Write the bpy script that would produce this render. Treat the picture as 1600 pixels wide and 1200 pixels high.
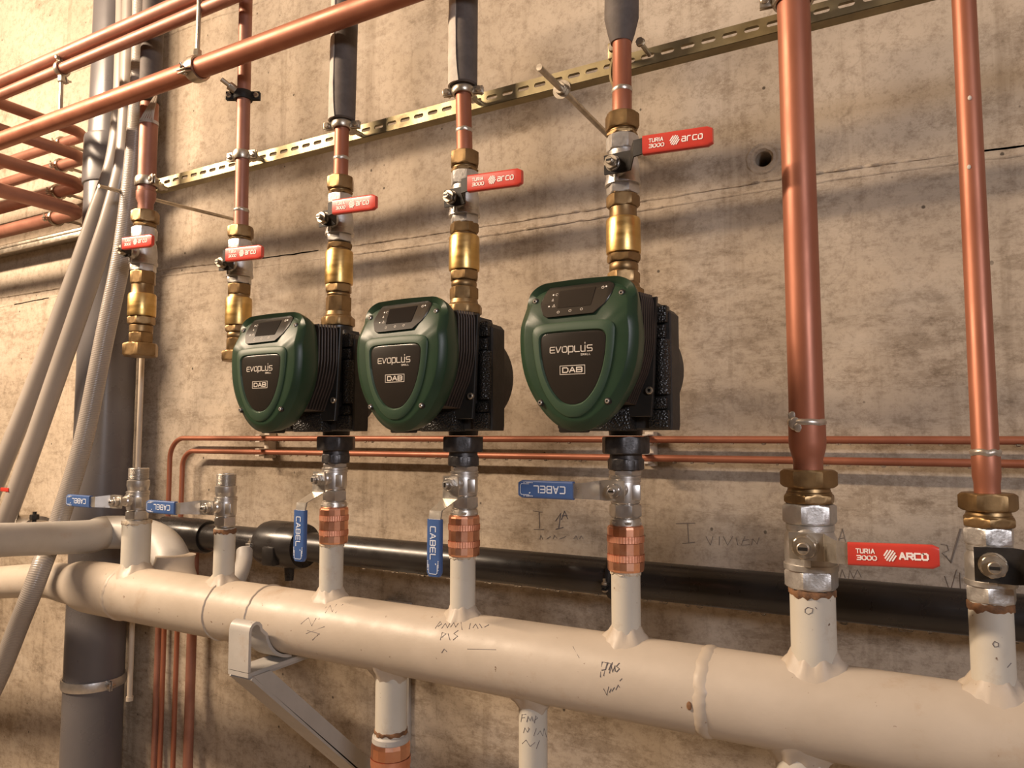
import bpy, bmesh, math, random
from mathutils import Vector, Matrix, noise
random.seed(4)
for o in list(bpy.data.objects): bpy.data.objects.remove(o)
SC = bpy.context.scene
COL = SC.collection
PI = math.pi
# ------------------------------------------------------------------ camera, world, light, exposure
F, YAW, PIT = 1135.0, math.radians(28.95), math.radians(4.06)
cd = bpy.data.cameras.new('camera'); cam = bpy.data.objects.new('camera', cd); COL.objects.link(cam)
cd.sensor_width = 36; cd.sensor_fit = 'HORIZONTAL'; cd.lens = F/1600*36; cd.clip_start = .02
cam.rotation_euler = (PI/2+PIT, 0, YAW)
SC.camera = cam
W = bpy.data.worlds.new('world'); SC.world = W; W.use_nodes = True
W.node_tree.nodes['Background'].inputs[0].default_value = (1, .86, .7, 1)
W.node_tree.nodes['Background'].inputs[1].default_value = .10
vs = SC.view_settings; vs.view_transform = 'Standard'; vs.look = 'None'; vs.gamma = 1; vs.use_curve_mapping = False
vs.exposure = 1.0
KEY_POS, KEY_AIM, KEY_W = Vector((-2.15, -.35, 1.22)), Vector((-1.15, 1.08, .10)), 52
FILL_POS, FILL_AIM, FILL_W = Vector((1.5, -1.0, .6)), Vector((-.4, .9, -.15)), 13
KEY_COL, FILL_COL = (1, .765, .55), (.95, .93, 1)

# ray through a pixel of the 1600x1200 photograph, met with the plane y = D (camera stands at the origin)
_fw = Vector((-math.sin(YAW)*math.cos(PIT), math.cos(YAW)*math.cos(PIT), math.sin(PIT)))
_rt = Vector((math.cos(YAW), math.sin(YAW), 0)); _up = _rt.cross(_fw)
def ray(x, y): return _fw*F + _rt*(x-800) - _up*(y-600)
def P(x, y, D):
    a = ray(x, y); return a*(D/a.y)

# ------------------------------------------------------------------ materials
def new_mat(name):
    m = bpy.data.materials.new(name); m.use_nodes = True
    nt = m.node_tree; b = nt.nodes['Principled BSDF']
    return m, nt, b
def nd(nt, t, **k):
    n = nt.nodes.new(t)
    for a, v in k.items(): setattr(n, a, v)
    return n
def lk(nt, a, b): nt.links.new(a, b)
def coords(nt, scale=(1, 1, 1), kind='Object'):
    tc = nd(nt, 'ShaderNodeTexCoord'); mp = nd(nt, 'ShaderNodeMapping'); mp.inputs['Scale'].default_value = scale
    lk(nt, tc.outputs[kind], mp.inputs[0]); return mp.outputs[0]
def noise_tex(nt, vec, scale, detail=4, rough=.55):
    n = nd(nt, 'ShaderNodeTexNoise'); n.inputs['Scale'].default_value = scale; n.inputs['Detail'].default_value = detail
    n.inputs['Roughness'].default_value = rough; lk(nt, vec, n.inputs['Vector']); return n.outputs[0]
def ramp(nt, fac, stops):
    r = nd(nt, 'ShaderNodeValToRGB'); e = r.color_ramp.elements
    while len(e) < len(stops): e.new(.5)
    for i, (p, c) in enumerate(stops):
        e[i].position = p; e[i].color = (*c, 1) if len(c) == 3 else c
    lk(nt, fac, r.inputs[0]); return r.outputs[0]
def mixc(nt, fac, a, b, mode='MIX'):
    m = nd(nt, 'ShaderNodeMix', data_type='RGBA', blend_type=mode)
    for s, v in ((m.inputs[0], fac), (m.inputs[6], a), (m.inputs[7], b)):
        if isinstance(v, (int, float)): s.default_value = v
        elif isinstance(v, tuple): s.default_value = (*v, 1)
        else: lk(nt, v, s)
    return m.outputs[2]
def bump(nt, b, h, strength=.3, dist=.001, prev=None):
    n = nd(nt, 'ShaderNodeBump'); n.inputs['Strength'].default_value = strength; n.inputs['Distance'].default_value = dist
    lk(nt, h, n.inputs['Height'])
    if prev: lk(nt, prev, n.inputs['Normal'])
    lk(nt, n.outputs[0], b.inputs['Normal']); return n.outputs[0]
def mat(name, c1, c2=None, rough=.4, metal=0, scale=40, bmp=0, bscale=None, rvar=0, stretch=(1, 1, 1), bdist=.001, coat=0, thr=(.35, .65), spec=None):
    m, nt, b = new_mat(name)
    b.inputs['Metallic'].default_value = metal; b.inputs['Roughness'].default_value = rough
    if coat: b.inputs['Coat Weight'].default_value = coat; b.inputs['Coat Roughness'].default_value = .15
    if spec is not None: b.inputs['Specular IOR Level'].default_value = spec
    v = coords(nt, stretch)
    n = noise_tex(nt, v, scale, 6, .6)
    lk(nt, ramp(nt, n, [(thr[0], c1), (thr[1], c2 or c1)]), b.inputs['Base Color'])
    if rvar:
        lk(nt, ramp(nt, noise_tex(nt, v, scale*1.7, 5), [(.3, (rough-rvar,)*3), (.7, (rough+rvar,)*3)]), b.inputs['Roughness'])
    if bmp: bump(nt, b, noise_tex(nt, v, bscale or scale*2, 5, .6), bmp, bdist)
    return m

def concrete():
    m, nt, b = new_mat('concrete'); b.inputs['Roughness'].default_value = .82
    b.inputs['Specular IOR Level'].default_value = .3
    v = coords(nt)
    big = noise_tex(nt, v, 1.6, 7, .62)
    c = ramp(nt, big, [(.3, (.335, .275, .205)), (.5, (.43, .36, .28)), (.7, (.52, .445, .355))])
    fine = noise_tex(nt, v, 60, 10, .85)
    c = mixc(nt, .85, c, ramp(nt, fine, [(.38, (.68, .65, .62)), (.52, (1.05, 1.05, 1.05))]), 'MULTIPLY')
    st = noise_tex(nt, coords(nt, (16, 1, .9)), 1.6, 6, .65)
    c = mixc(nt, .5, c, ramp(nt, st, [(.33, (.58, .54, .49)), (.45, (1, 1, 1))]), 'MULTIPLY')
    sm = noise_tex(nt, coords(nt, (2.2, 1, 8)), 3.4, 14, .86)
    sep = nd(nt, 'ShaderNodeSeparateXYZ'); lk(nt, v, sep.inputs[0])
    # drag marks gather under the pour joint (z below .37)
    zr = nd(nt, 'ShaderNodeMapRange'); zr.inputs[1].default_value = .40; zr.inputs[2].default_value = .34
    zr.inputs[3].default_value = .05; zr.inputs[4].default_value = .62; lk(nt, sep.outputs[2], zr.inputs[0])
    c = mixc(nt, zr.outputs[0], c, mixc(nt, 1.0, c, ramp(nt, sm, [(.43, (.60, .56, .51)), (.48, (.96, .95, .94)), (.58, (1.1, 1.09, 1.07))]), 'MULTIPLY'))
    mo = noise_tex(nt, coords(nt, (1, 1, 1.7)), 5.5, 15, .84)
    c = mixc(nt, .62, c, ramp(nt, mo, [(.41, (.60, .56, .51)), (.47, (1, 1, 1))]), 'MULTIPLY')
    # thin laitance films, paler
    pa = noise_tex(nt, coords(nt, (1.2, 1, 2.2)), 3.3, 9, .75)
    c = mixc(nt, ramp(nt, pa, [(.55, (0, 0, 0)), (.72, (.45, .45, .45))]), c, (.60, .53, .44))
    # blow holes
    vo = nd(nt, 'ShaderNodeTexVoronoi'); vo.inputs['Scale'].default_value = 15; lk(nt, v, vo.inputs['Vector'])
    hole = ramp(nt, vo.outputs['Distance'], [(.028, (1, 1, 1)), (.045, (0, 0, 0))])
    vo2 = nd(nt, 'ShaderNodeTexVoronoi'); vo2.inputs['Scale'].default_value = 5.3; lk(nt, coords(nt, (1.3, 1, 1)), vo2.inputs['Vector'])
    hole2 = ramp(nt, vo2.outputs['Distance'], [(.014, (1, 1, 1)), (.019, (0, 0, 0))])
    vo3 = nd(nt, 'ShaderNodeTexVoronoi'); vo3.inputs['Scale'].default_value = 26; lk(nt, coords(nt, (1, 1, .8)), vo3.inputs['Vector'])
    clus = ramp(nt, noise_tex(nt, v, 4, 3), [(.52, (0, 0, 0)), (.56, (1, 1, 1))])
    hole3 = mixc(nt, 1.0, ramp(nt, vo3.outputs['Distance'], [(.05, (1, 1, 1)), (.07, (0, 0, 0))]), clus, 'MULTIPLY')
    hh = mixc(nt, 1.0, mixc(nt, 1.0, hole, hole2, 'LIGHTEN'), hole3, 'LIGHTEN')
    c = mixc(nt, hh, c, (.10, .08, .06))
    # hairline cracks
    w = nd(nt, 'ShaderNodeTexVoronoi', feature='DISTANCE_TO_EDGE'); w.inputs['Scale'].default_value = 1.35
    wv = nd(nt, 'ShaderNodeVectorMath', operation='ADD'); nz = nd(nt, 'ShaderNodeTexNoise'); nz.inputs['Scale'].default_value = 5; nz.inputs['Detail'].default_value = 8
    lk(nt, v, nz.inputs['Vector']); sc = nd(nt, 'ShaderNodeVectorMath', operation='SCALE'); sc.inputs[3].default_value = .35
    lk(nt, nz.outputs[1], sc.inputs[0]); lk(nt, coords(nt, (1.6, 1, .6)), wv.inputs[0]); lk(nt, sc.outputs[0], wv.inputs[1]); lk(nt, wv.outputs[0], w.inputs['Vector'])
    cr = ramp(nt, w.outputs['Distance'], [(.0, (.22, .22, .22)), (.003, (0, 0, 0))])
    c = mixc(nt, cr, c, (.17, .13, .10))
    lk(nt, c, b.inputs['Base Color'])
    n1 = bump(nt, b, fine, .35, .0016)
    n2 = bump(nt, b, sm, .15, .002, n1)
    bump(nt, b, hh, -.6, .003, n2)
    return m

M_CONC = concrete()
def paint(name, c1, c2):
    m, nt, b = new_mat(name); b.inputs['Coat Weight'].default_value = .08; b.inputs['Coat Roughness'].default_value = .3
    v = coords(nt)
    c = ramp(nt, noise_tex(nt, v, 9, 6, .6), [(.3, c1), (.7, c2)])
    sp = noise_tex(nt, v, 120, 3, .6)
    c = mixc(nt, ramp(nt, sp, [(.71, (0, 0, 0)), (.75, (.9, .9, .9))]), c, (.12, .06, .03))
    ru = noise_tex(nt, v, 17, 8, .7)
    c = mixc(nt, ramp(nt, ru, [(.58, (0, 0, 0)), (.78, (.6, .6, .6))]), c, (.33, .21, .12))
    lk(nt, c, b.inputs['Base Color'])
    lk(nt, ramp(nt, noise_tex(nt, v, 30, 6), [(.3, (.40,)*3), (.7, (.60,)*3)]), b.inputs['Roughness'])
    n1 = bump(nt, b, noise_tex(nt, v, 45, 4, .5), .22, .0012)
    bump(nt, b, noise_tex(nt, v, 260, 3, .5), .15, .0006, n1)
    return m
M_PAINT = paint('cream_paint', (.425, .36, .285), (.505, .435, .355))
M_STUB = paint('cool_lit_paint', (.50, .46, .385), (.58, .55, .48))  # same paint as the manifold, cool light on the stubs put into its colour
M_GREYW = paint('pale_grey_paint', (.36, .34, .31), (.46, .435, .40))
M_WELD = mat('weld_paint', (.42, .33, .22), (.70, .62, .50), .5, 0, 60, .8, 150, 0, bdist=.003)
M_COP = mat('aged_copper', (.30, .105, .058), (.385, .145, .082), .46, .42, 14, .06, 60, .08, (1, 1, .4))
M_COPD = mat('dull_copper', (.29, .125, .085), (.38, .175, .12), .46, .4, 16, .05, 60, .08)
M_COPB = mat('bright_copper', (.88, .40, .24), (.96, .54, .36), .34, 1, 30, .05, 90, .05)
M_COPR = mat('ribbed_copper', (.80, .36, .22), (.9, .46, .31), .5, 1, 60, .25, 300, .05)
M_SOLD = mat('solder', (.42, .36, .29), (.62, .58, .52), .38, .8, 60, .5, 140)
M_BRD = mat('tarnished_brass', (.22, .14, .065), (.34, .225, .105), .42, .85, 35, .12, 90, .1)
M_BR = mat('bright_brass', (.60, .39, .13), (.70, .48, .19), .36, .95, 30, .05, 90, .07, (.4, .4, 3))
M_CHR = mat('nickel_plate', (.52, .49, .45), (.66, .63, .59), .34, .9, 40, .06, 160, .05)
M_CHRM = mat('matt_cast_nickel', (.50, .48, .45), (.62, .60, .57), .42, .85, 60, .3, 260, .08)
M_STEEL = mat('steel_lever', (.56, .53, .47), (.66, .62, .56), .34, .85, 50, .05, 200, .08)
M_BLKM = mat('black_lever', (.016, .014, .013), (.03, .026, .023), .55, 0, 60, .1, 160, spec=.2)
M_ZINC = mat('yellow_zinc', (.22, .18, .10), (.33, .275, .155), .46, .7, 22, .06, 120, .1)
M_GALV = mat('galvanised_steel', (.40, .35, .28), (.58, .52, .43), .36, .9, 60, .1, 150, .08)
M_RED = mat('red_plastic', (.50, .040, .028), (.56, .055, .036), .33, 0, 20, .05, 60, .04, coat=.2)
M_BLUE = mat('blue_plastic', (.045, .095, .25), (.055, .115, .29), .36, 0, 20, .08, 90, .05)
M_WHITE = mat('white_print', (.85, .78, .72), None, .5)
M_PRINTB = mat('pale_print', (.62, .66, .74), None, .5)
M_GRN = mat('dark_green_plastic', (.020, .042, .022), (.025, .052, .028), .36, 0, 20, .04, 500, .03, spec=.28)
M_GRN2 = mat('mid_green_plastic', (.034, .064, .036), (.040, .074, .044), .45, 0, 20, .04, 500, .03, spec=.3)
M_PANEL = mat('dark_panel', (.022, .018, .014), (.026, .022, .018), .22, 0, 8, .02, 300)
M_SCREEN = mat('display_glass', (.012, .010, .009), None, .1)
M_BLK = mat('black_plastic', (.012, .011, .010), (.02, .018, .016), .38, 0, 30, .05, 120)
M_FIN = mat('black_aluminium_fins', (.03, .022, .017), (.05, .035, .028), .45, .4, 30, .05, 120)
M_CAST = mat('dark_cast_iron', (.045, .042, .042), (.085, .078, .076), .42, .6, 70, .3, 220, .1)
M_GREY = mat('grey_pvc', (.115, .108, .112), (.135, .127, .130), .30, 0, 6, .03, 30, .05)
M_FOAM = mat('dark_foam_sleeve', (.085, .070, .062), (.115, .095, .085), .72, 0, 60, .3, 200)
M_TAPE = mat('worn_pale_foam', (.42, .37, .32), (.56, .50, .43), .7, 0, 50, .5, 90)
M_PE = mat('black_polyethylene', (.015, .013, .012), (.024, .021, .02), .3, 0, 15, .05, 40, .08)
M_COND = mat('beige_conduit', (.50, .42, .33), (.56, .48, .38), .5)
M_INK = mat('marker_ink', (.07, .06, .07), (.12, .1, .1), .6)
M_PENCIL = mat('pencil_line', (.19, .16, .135), (.26, .22, .185), .8)
M_RUST = mat('rust', (.10, .05, .025), (.25, .12, .05), .8, 0, 120, .8, 200)
M_CLIP = mat('white_clip', (.55, .48, .4), (.62, .56, .48), .6)
M_DROP, _nt, _b = new_mat('water'); _b.inputs['Transmission Weight'].default_value = 1; _b.inputs['Roughness'].default_value = .02; _b.inputs['IOR'].default_value = 1.33
# dimpled moulded insulation
M_EPP, nt, b = new_mat('dimpled_insulation'); b.inputs['Base Color'].default_value = (.013, .012, .011, 1); b.inputs['Roughness'].default_value = .34
vo = nd(nt, 'ShaderNodeTexVoronoi'); vo.inputs['Scale'].default_value = 420; lk(nt, coords(nt), vo.inputs['Vector'])
bump(nt, b, vo.outputs['Distance'], .9, .0012)
M_EPPM = mat('smooth_insulation', (.014, .013, .012), (.03, .026, .023), .55, 0, 60, .3, 200)
# hoses
def hose_mat(name, ribs):
    m, nt, b = new_mat(name); b.inputs['Roughness'].default_value = .3
    b.inputs['Transmission Weight'].default_value = .12
    v = coords(nt, kind='UV')
    w = nd(nt, 'ShaderNodeTexWave', wave_type='BANDS', bands_direction='Y'); w.inputs['Scale'].default_value = ribs; w.inputs['Distortion'].default_value = 0
    lk(nt, v, w.inputs['Vector'])
    c = ramp(nt, noise_tex(nt, coords(nt), 6, 4), [(.3, (.36, .32, .285)), (.7, (.45, .40, .35))])
    c = mixc(nt, .25, c, w.outputs[0], 'MULTIPLY'); lk(nt, c, b.inputs['Base Color'])
    bump(nt, b, w.outputs[0], .45 if ribs > 1 else .1, .0006)
    return m
M_HOSE = hose_mat('grey_smooth_hose', .4)
M_HOSER = hose_mat('ribbed_clear_hose', 95)

# ------------------------------------------------------------------ mesh helpers
I4 = Matrix.Identity(4)
AXY = Matrix.Rotation(PI/2, 4, 'X')       # maps local z to -y
AXX = Matrix.Rotation(PI/2, 4, 'Y')       # maps local z to +x
def T(x, y, z): return Matrix.Translation((x, y, z))
def new(): return bmesh.new()
def rings(bm, rs, cap=True, closed=False):
    vr = [[bm.verts.new(p) for p in r] for r in rs]
    n = len(rs[0])
    pairs = list(zip(vr, vr[1:])) + ([(vr[-1], vr[0])] if closed else [])
    for a, b in pairs:
        for i in range(n):
            j = (i+1) % n
            try: bm.faces.new((a[i], a[j], b[j], b[i]))
            except ValueError: pass
    if cap and not closed:
        bm.faces.new(vr[0][::-1]); bm.faces.new(vr[-1])
    return vr
def lathe(bm, prof, M=I4, n=32, cap=True):
    if prof[0][0] > prof[-1][0]: prof = prof[::-1]
    rings(bm, [[M @ Vector((r*math.cos(2*PI*i/n), r*math.sin(2*PI*i/n), z)) for i in range(n)] for z, r in prof], cap)
def hexa(bm, z0, z1, af, M=I4, sides=6, ch=1, rot=0):
    if z0 > z1: z0, z1 = z1, z0
    ri = af/2; n = 48; k = 2*PI/sides
    def R(t):
        a = (t % k) - k/2; return ri/math.cos(a)
    lv = []
    rc = ri/math.cos(k/2)
    e = min((z1-z0)*.3, (rc-ri)*.75)
    prof = [(z0, ri*1.0), (z0+e*.45, ri+(rc-ri)*.55), (z0+e, rc), (z1-e, rc), (z1-e*.45, ri+(rc-ri)*.55), (z1, ri*1.0)]
    for z, lim in prof:
        lv.append([M @ Vector((min(R(2*PI*i/n), lim)*math.cos(2*PI*i/n+rot), min(R(2*PI*i/n), lim)*math.sin(2*PI*i/n+rot), z)) for i in range(n)])
    rings(bm, lv)
def box(bm, c, s, bev=0, M=I4, seg=2):
    r = bmesh.ops.create_cube(bm, size=1, matrix=M @ Matrix.Translation(c) @ Matrix.Diagonal((*s, 1)))
    if bev:
        ed = {e for v in r['verts'] for e in v.link_edges}
        bmesh.ops.bevel(bm, geom=list(ed), offset=bev, segments=seg, affect='EDGES', profile=.5)
def smooth_path(pts, k=8):
    pts = [Vector(p) for p in pts]; out = []
    for i in range(len(pts)-1):
        p0 = pts[max(i-1, 0)]; p1 = pts[i]; p2 = pts[i+1]; p3 = pts[min(i+2, len(pts)-1)]
        for j in range(k):
            t = j/k
            out.append(.5*((2*p1)+(p2-p0)*t+(2*p0-5*p1+4*p2-p3)*t*t+(3*p1-p0-3*p2+p3)*t**3))
    out.append(pts[-1]); return out
def fillet(pts, r, k=8):
    pts = [Vector(p) for p in pts]; out = [pts[0]]
    for a, b, c in zip(pts, pts[1:], pts[2:]):
        d1 = (a-b).normalized(); d2 = (c-b).normalized(); ang = d1.angle(d2); t = r/math.tan(ang/2)
        s = b+d1*t; e = b+d2*t
        ctr = b+(d1+d2).normalized()*(r/math.sin(ang/2))
        for j in range(k+1):
            q = (s-ctr).lerp(e-ctr, j/k).normalized()*r; out.append(ctr+q)
    out.append(pts[-1]); return out
def tube(bm, pts, r, n=16, cap=True):
    pts = [Vector(p) for p in pts]
    R = r if isinstance(r, (list, tuple)) else [r]*len(pts)
    uv = bm.loops.layers.uv.verify()
    t0 = (pts[1]-pts[0]).normalized(); ref = Vector((0, 0, 1)) if abs(t0.z) < .9 else Vector((1, 0, 0))
    nrm = t0.cross(ref).normalized(); rs = []; prev = t0; L = 0; ls = []
    for i, p in enumerate(pts):
        t = (pts[min(i+1, len(pts)-1)]-pts[max(i-1, 0)]).normalized()
        nrm = (nrm - t*nrm.dot(t)).normalized(); bi = t.cross(nrm)
        rs.append([p+(nrm*math.cos(2*PI*k/n)+bi*math.sin(2*PI*k/n))*R[i] for k in range(n)])
        if i: L += (p-pts[i-1]).length
        ls.append(L)
    vr = rings(bm, rs, cap)
    vm = {v: ls[i] for i, row in enumerate(vr) for v in row}
    for f in {f for row in vr for v in row for f in v.link_faces}:
        for lp in f.loops: lp[uv].uv = (0, vm[lp.vert])
def prism(bm, pts, y0, y1, bev=0, M=I4):
    """outline in x,z pushed from y0 (front) to y1"""
    n = len(pts)
    cx = sum(p[0] for p in pts)/n; cz = sum(p[1] for p in pts)/n
    def sc(s): return [(cx+(x-cx)*s, cz+(z-cz)*s) for x, z in pts]
    mx = max(max(abs(x-cx), abs(z-cz)) for x, z in pts)
    rs = [(y1, sc(1)), (y0+bev, sc(1)), (y0, sc(1-bev/mx))] if bev else [(y1, pts), (y0, pts)]
    rings(bm, [[M @ Vector((x, y, z)) for x, z in o] for y, o in rs])
def ribbon(bm, lines, w, th, M=I4):
    """flat strokes in the x,z plane standing th proud towards -y"""
    q_ = 0; th0 = th
    for L in lines:
        for a, b in zip(L, L[1:]):
            q_ += 1; th = th0+.000012*(q_ % 7)
            a = Vector((a[0], 0, a[1])); b = Vector((b[0], 0, b[1])); d = b-a
            if d.length < 1e-7: continue
            t = d.normalized()*w*.42; s = Vector((-t.z, 0, t.x)).normalized()*w/2
            q = [a-t-s, b+t-s, b+t+s, a-t+s]
            f = [bm.verts.new(M @ (p+Vector((0, -th, 0)))) for p in q]; g = [bm.verts.new(M @ p) for p in q]
            bm.faces.new(f); bm.faces.new(g[::-1])
            for i in range(4): bm.faces.new((f[i], g[i], g[(i+1) % 4], f[(i+1) % 4]))
G = {  # squarish stroke letters in a 1x1 cell
 'C': [[(1, 1), (.12, 1), (0, .88), (0, .12), (.12, 0), (1, 0)]],
 'A': [[(0, 0), (.45, 1), (.55, 1), (1, 0)], [(.2, .34), (.8, .34)]],
 'B': [[(0, 1), (.85, 1), (1, .88), (1, .62), (.85, .5), (0, .5)], [(.85, .5), (1, .38), (1, .12), (.85, 0), (0, 0), (0, 1)]],
 '3': [[(0, 1), (.85, 1), (1, .88), (1, .62), (.85, .5), (.2, .5)], [(.85, .5), (1, .38), (1, .12), (.85, 0), (0, 0)]],
 'E': [[(1, 1), (.15, 1), (0, .85), (0, .15), (.15, 0), (1, 0)], [(0, .5), (.92, .5)]],
 'L': [[(0, 1), (0, .12), (.12, 0), (1, 0)]],
 'T': [[(0, 1), (1, 1)], [(.5, 1), (.5, 0)]],
 'U': [[(0, 1), (0, .15), (.15, 0), (.85, 0), (1, .15), (1, 1)]],
 'R': [[(0, 0), (0, 1), (.85, 1), (1, .86), (1, .6), (.85, .48), (0, .48)], [(.5, .48), (1, 0)]],
 'I': [[(.5, 1), (.5, 0)]],
 '0': [[(.25, 1), (0, .75), (0, .25), (.25, 0), (.75, 0), (1, .25), (1, .75), (.75, 1), (.25, 1)]],
 'O': [[(.2, 1), (0, .82), (0, .18), (.2, 0), (.8, 0), (1, .18), (1, .82), (.8, 1), (.2, 1)]],
 'V': [[(0, 1), (.32, .05), (.45, .05), (1, 1)]],
 'P': [[(0, -.35), (0, 1), (.85, 1), (1, .85), (1, .15), (.85, 0), (.1, 0)]],
 'u': [[(0, 1), (0, .15), (.15, 0), (.85, 0), (.85, 1)], [(.85, 1.35), (.85, 1.5)]],
 'S': [[(1, 1), (.12, 1), (0, .88), (0, .62), (.12, .5), (.88, .5), (1, .38), (1, .12), (.88, 0), (0, 0)]],
 'D': [[(0, 0), (0, 1), (.75, 1), (1, .75), (1, .25), (.75, 0), (0, 0)]],
 'M': [[(0, 0), (0, 1), (.5, .4), (1, 1), (1, 0)]],
 'N': [[(0, 0), (0, 1), (1, 0), (1, 1)]],
 'F': [[(0, 0), (0, 1), (1, 1)], [(0, .5), (.8, .5)]],
 'a': [[(.1, .72), (.85, .72), (.95, .6), (.95, 0), (.15, 0), (0, .12), (0, .3), (.15, .42), (.95, .42)]],
 'r': [[(0, 0), (0, .6), (.15, .72), (.75, .72)]],
 'c': [[(.95, .72), (.15, .72), (0, .58), (0, .14), (.15, 0), (.95, 0)]],
 'o': [[(.15, .72), (0, .58), (0, .14), (.15, 0), (.85, 0), (1, .14), (1, .58), (.85, .72), (.15, .72)]],
}
def letters(bm, s, x, z, w, h, gap, sw, th, M=I4):
    for ch in s:
        cw = w*(.35 if ch in 'I' else 1)
        if ch != ' ':
            ribbon(bm, [[(x+a*cw, z+b_*h) for a, b_ in L] for L in G[ch]], sw, th, M)
        x += cw+gap
    return x

def finish(bm, name, m, parent=None, ang=32, smooth=True):
    bmesh.ops.recalc_face_normals(bm, faces=bm.faces)
    me = bpy.data.meshes.new(name); bm.to_mesh(me); bm.free()
    me.materials.append(m)
    if smooth:
        me.polygons.foreach_set('use_smooth', [True]*len(me.polygons)); me.set_sharp_from_angle(angle=math.radians(ang))
    o = bpy.data.objects.new(name, me); COL.objects.link(o)
    if parent: o.parent = parent
    return o
def tag(o, label, cat, group=None):
    o['label'] = label; o['category'] = cat
    if group: o['group'] = group
    return o
def thing(name, label, cat, loc=(0, 0, 0), group=None):
    o = bpy.data.objects.new(name, None); o.empty_display_size = .02; COL.objects.link(o); o.location = loc
    return tag(o, label, cat, group)
def single(bm, name, m, label, cat, group=None, ang=32):
    o = finish(bm, name, m, None, ang); vs_ = [v.co for v in o.data.vertices]
    c = Vector((sum(v.x for v in vs_)/len(vs_), sum(v.y for v in vs_)/len(vs_), min(v.z for v in vs_)))
    o.data.transform(Matrix.Translation(-c)); o.location = c
    return tag(o, label, cat, group)
def struct(bm, name, m, ang=32):
    o = finish(bm, name, m, None, ang); o['kind'] = 'structure'; return o
def copy_tree(o, parent=None):
    c = o.copy(); COL.objects.link(c)
    if parent: c.parent = parent
    for ch in list(o.children): copy_tree(ch, c)
    return c

# ------------------------------------------------------------------ room shell
YW = 1.08
X0, X1, YB, ZF, ZC = -4.6, 2.6, -3.2, -1.35, 1.75
HC = P(1192, 247, YW); HR = .0115
bm = new()
hx, hz, hs = HC.x, HC.z, .04
def quad(a, b_, c, d): bm.faces.new([bm.verts.new(v) for v in (a, b_, c, d)])
quad((X0, YW, ZF), (hx-hs, YW, ZF), (hx-hs, YW, ZC), (X0, YW, ZC))
quad((hx+hs, YW, ZF), (X1, YW, ZF), (X1, YW, ZC), (hx+hs, YW, ZC))
quad((hx-hs, YW, ZF), (hx+hs, YW, ZF), (hx+hs, YW, hz-hs), (hx-hs, YW, hz-hs))
quad((hx-hs, YW, hz+hs), (hx+hs, YW, hz+hs), (hx+hs, YW, ZC), (hx-hs, YW, ZC))
n = 48; sq = []; c1 = []; c2 = []; c3 = []
for i in range(n):
    t = 2*PI*i/n; k = hs/max(abs(math.cos(t)), abs(math.sin(t)))
    sq.append((hx+k*math.cos(t), YW, hz+k*math.sin(t)))
    wob = 1+.10*noise.noise(Vector((math.cos(t)*2, math.sin(t)*2, 3)))
    for lst, r, dy in ((c1, HR*1.25*wob, 0), (c2, HR, .004), (c3, HR*.9, .12)):
        lst.append((hx+r*math.cos(t), YW+dy, hz+r*math.sin(t)))
rings(bm, [sq, c1, c2, c3], cap=False)
bm.faces.new([bm.verts.new(p) for p in c3])
bmesh.ops.remove_doubles(bm, verts=bm.verts, dist=1e-6)
wf = finish(bm, 'wall_front', M_CONC, None, 30, False); wf['kind'] = 'structure'
# ragged lip of the formwork cone round the hole
bm = new(); rs = []
for s_, dy in ((.0185, 0), (.020, -.0016), (.0225, -.0022), (.0245, 0)):
    rs.append([(hx+s_*(1+.05*noise.noise(Vector((math.cos(2*PI*i/n)*3, math.sin(2*PI*i/n)*3, 1))))*math.cos(2*PI*i/n), YW+dy*(.4+.9*abs(noise.noise(Vector((math.cos(2*PI*i/n)*2, math.sin(2*PI*i/n)*2, 7))))),
                hz+s_*math.sin(2*PI*i/n)) for i in range(n)])
rings(bm, rs, cap=False)
struct(bm, 'trim_3', M_CONC)
for nm, vs4 in (('floor', ((X0, YB, ZF), (X1, YB, ZF), (X1, YW, ZF), (X0, YW, ZF))), ('ceiling', ((X0, YB, ZC), (X1, YB, ZC), (X1, YW, ZC), (X0, YW, ZC))),
                ('wall_back', ((X0, YB, ZF), (X1, YB, ZF), (X1, YB, ZC), (X0, YB, ZC))), ('wall_left', ((X0, YB, ZF), (X0, YW, ZF), (X0, YW, ZC), (X0, YB, ZC))),
                ('wall_right', ((X1, YB, ZF), (X1, YW, ZF), (X1, YW, ZC), (X1, YB, ZC)))):
    bm = new(); quad(*vs4); struct(bm, nm, M_CONC)
# pour joints: low irregular ridges of concrete
def ridge(name, pts, amp, w0, seed):
    amp *= 1.25
    bm = new(); rs = []
    P3 = smooth_path([P(x, y, YW) for x, y in pts], 150)
    for i, p in enumerate(P3):
        q = p*9; a = .45+.8*abs(noise.noise(Vector((p.x*22, seed, 0))))+.5*noise.noise(Vector((p.x*95, seed, 3))); jz = .0016*noise.noise(Vector((p.x*30, seed, 5)))
        a *= max(.0, min(1, .55+1.6*noise.noise(Vector((p.x*3.1, seed, 9)))))
        w = w0*(1.1+.7*noise.noise(Vector((p.x*14, seed, 2)))+.4*noise.noise(Vector((p.x*120, seed, 4))))
        rs.append([(p.x, YW+.001, p.z+jz+w), (p.x, YW-amp*a, p.z+jz+w*.45), (p.x, YW-amp*a*.8, p.z+jz-w*.3), (p.x, YW+.001, p.z+jz-w*.6)])
    rings(bm, rs, cap=False); return struct(bm, name, M_CONC, 60)
ridge('trim_1', [(-40, 468), (0, 465), (95, 450), (260, 421), (400, 405), (702, 362), (1100, 299), (1275, 271), (1600, 228), (1680, 218)], .0045, .0030, 1)
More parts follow.
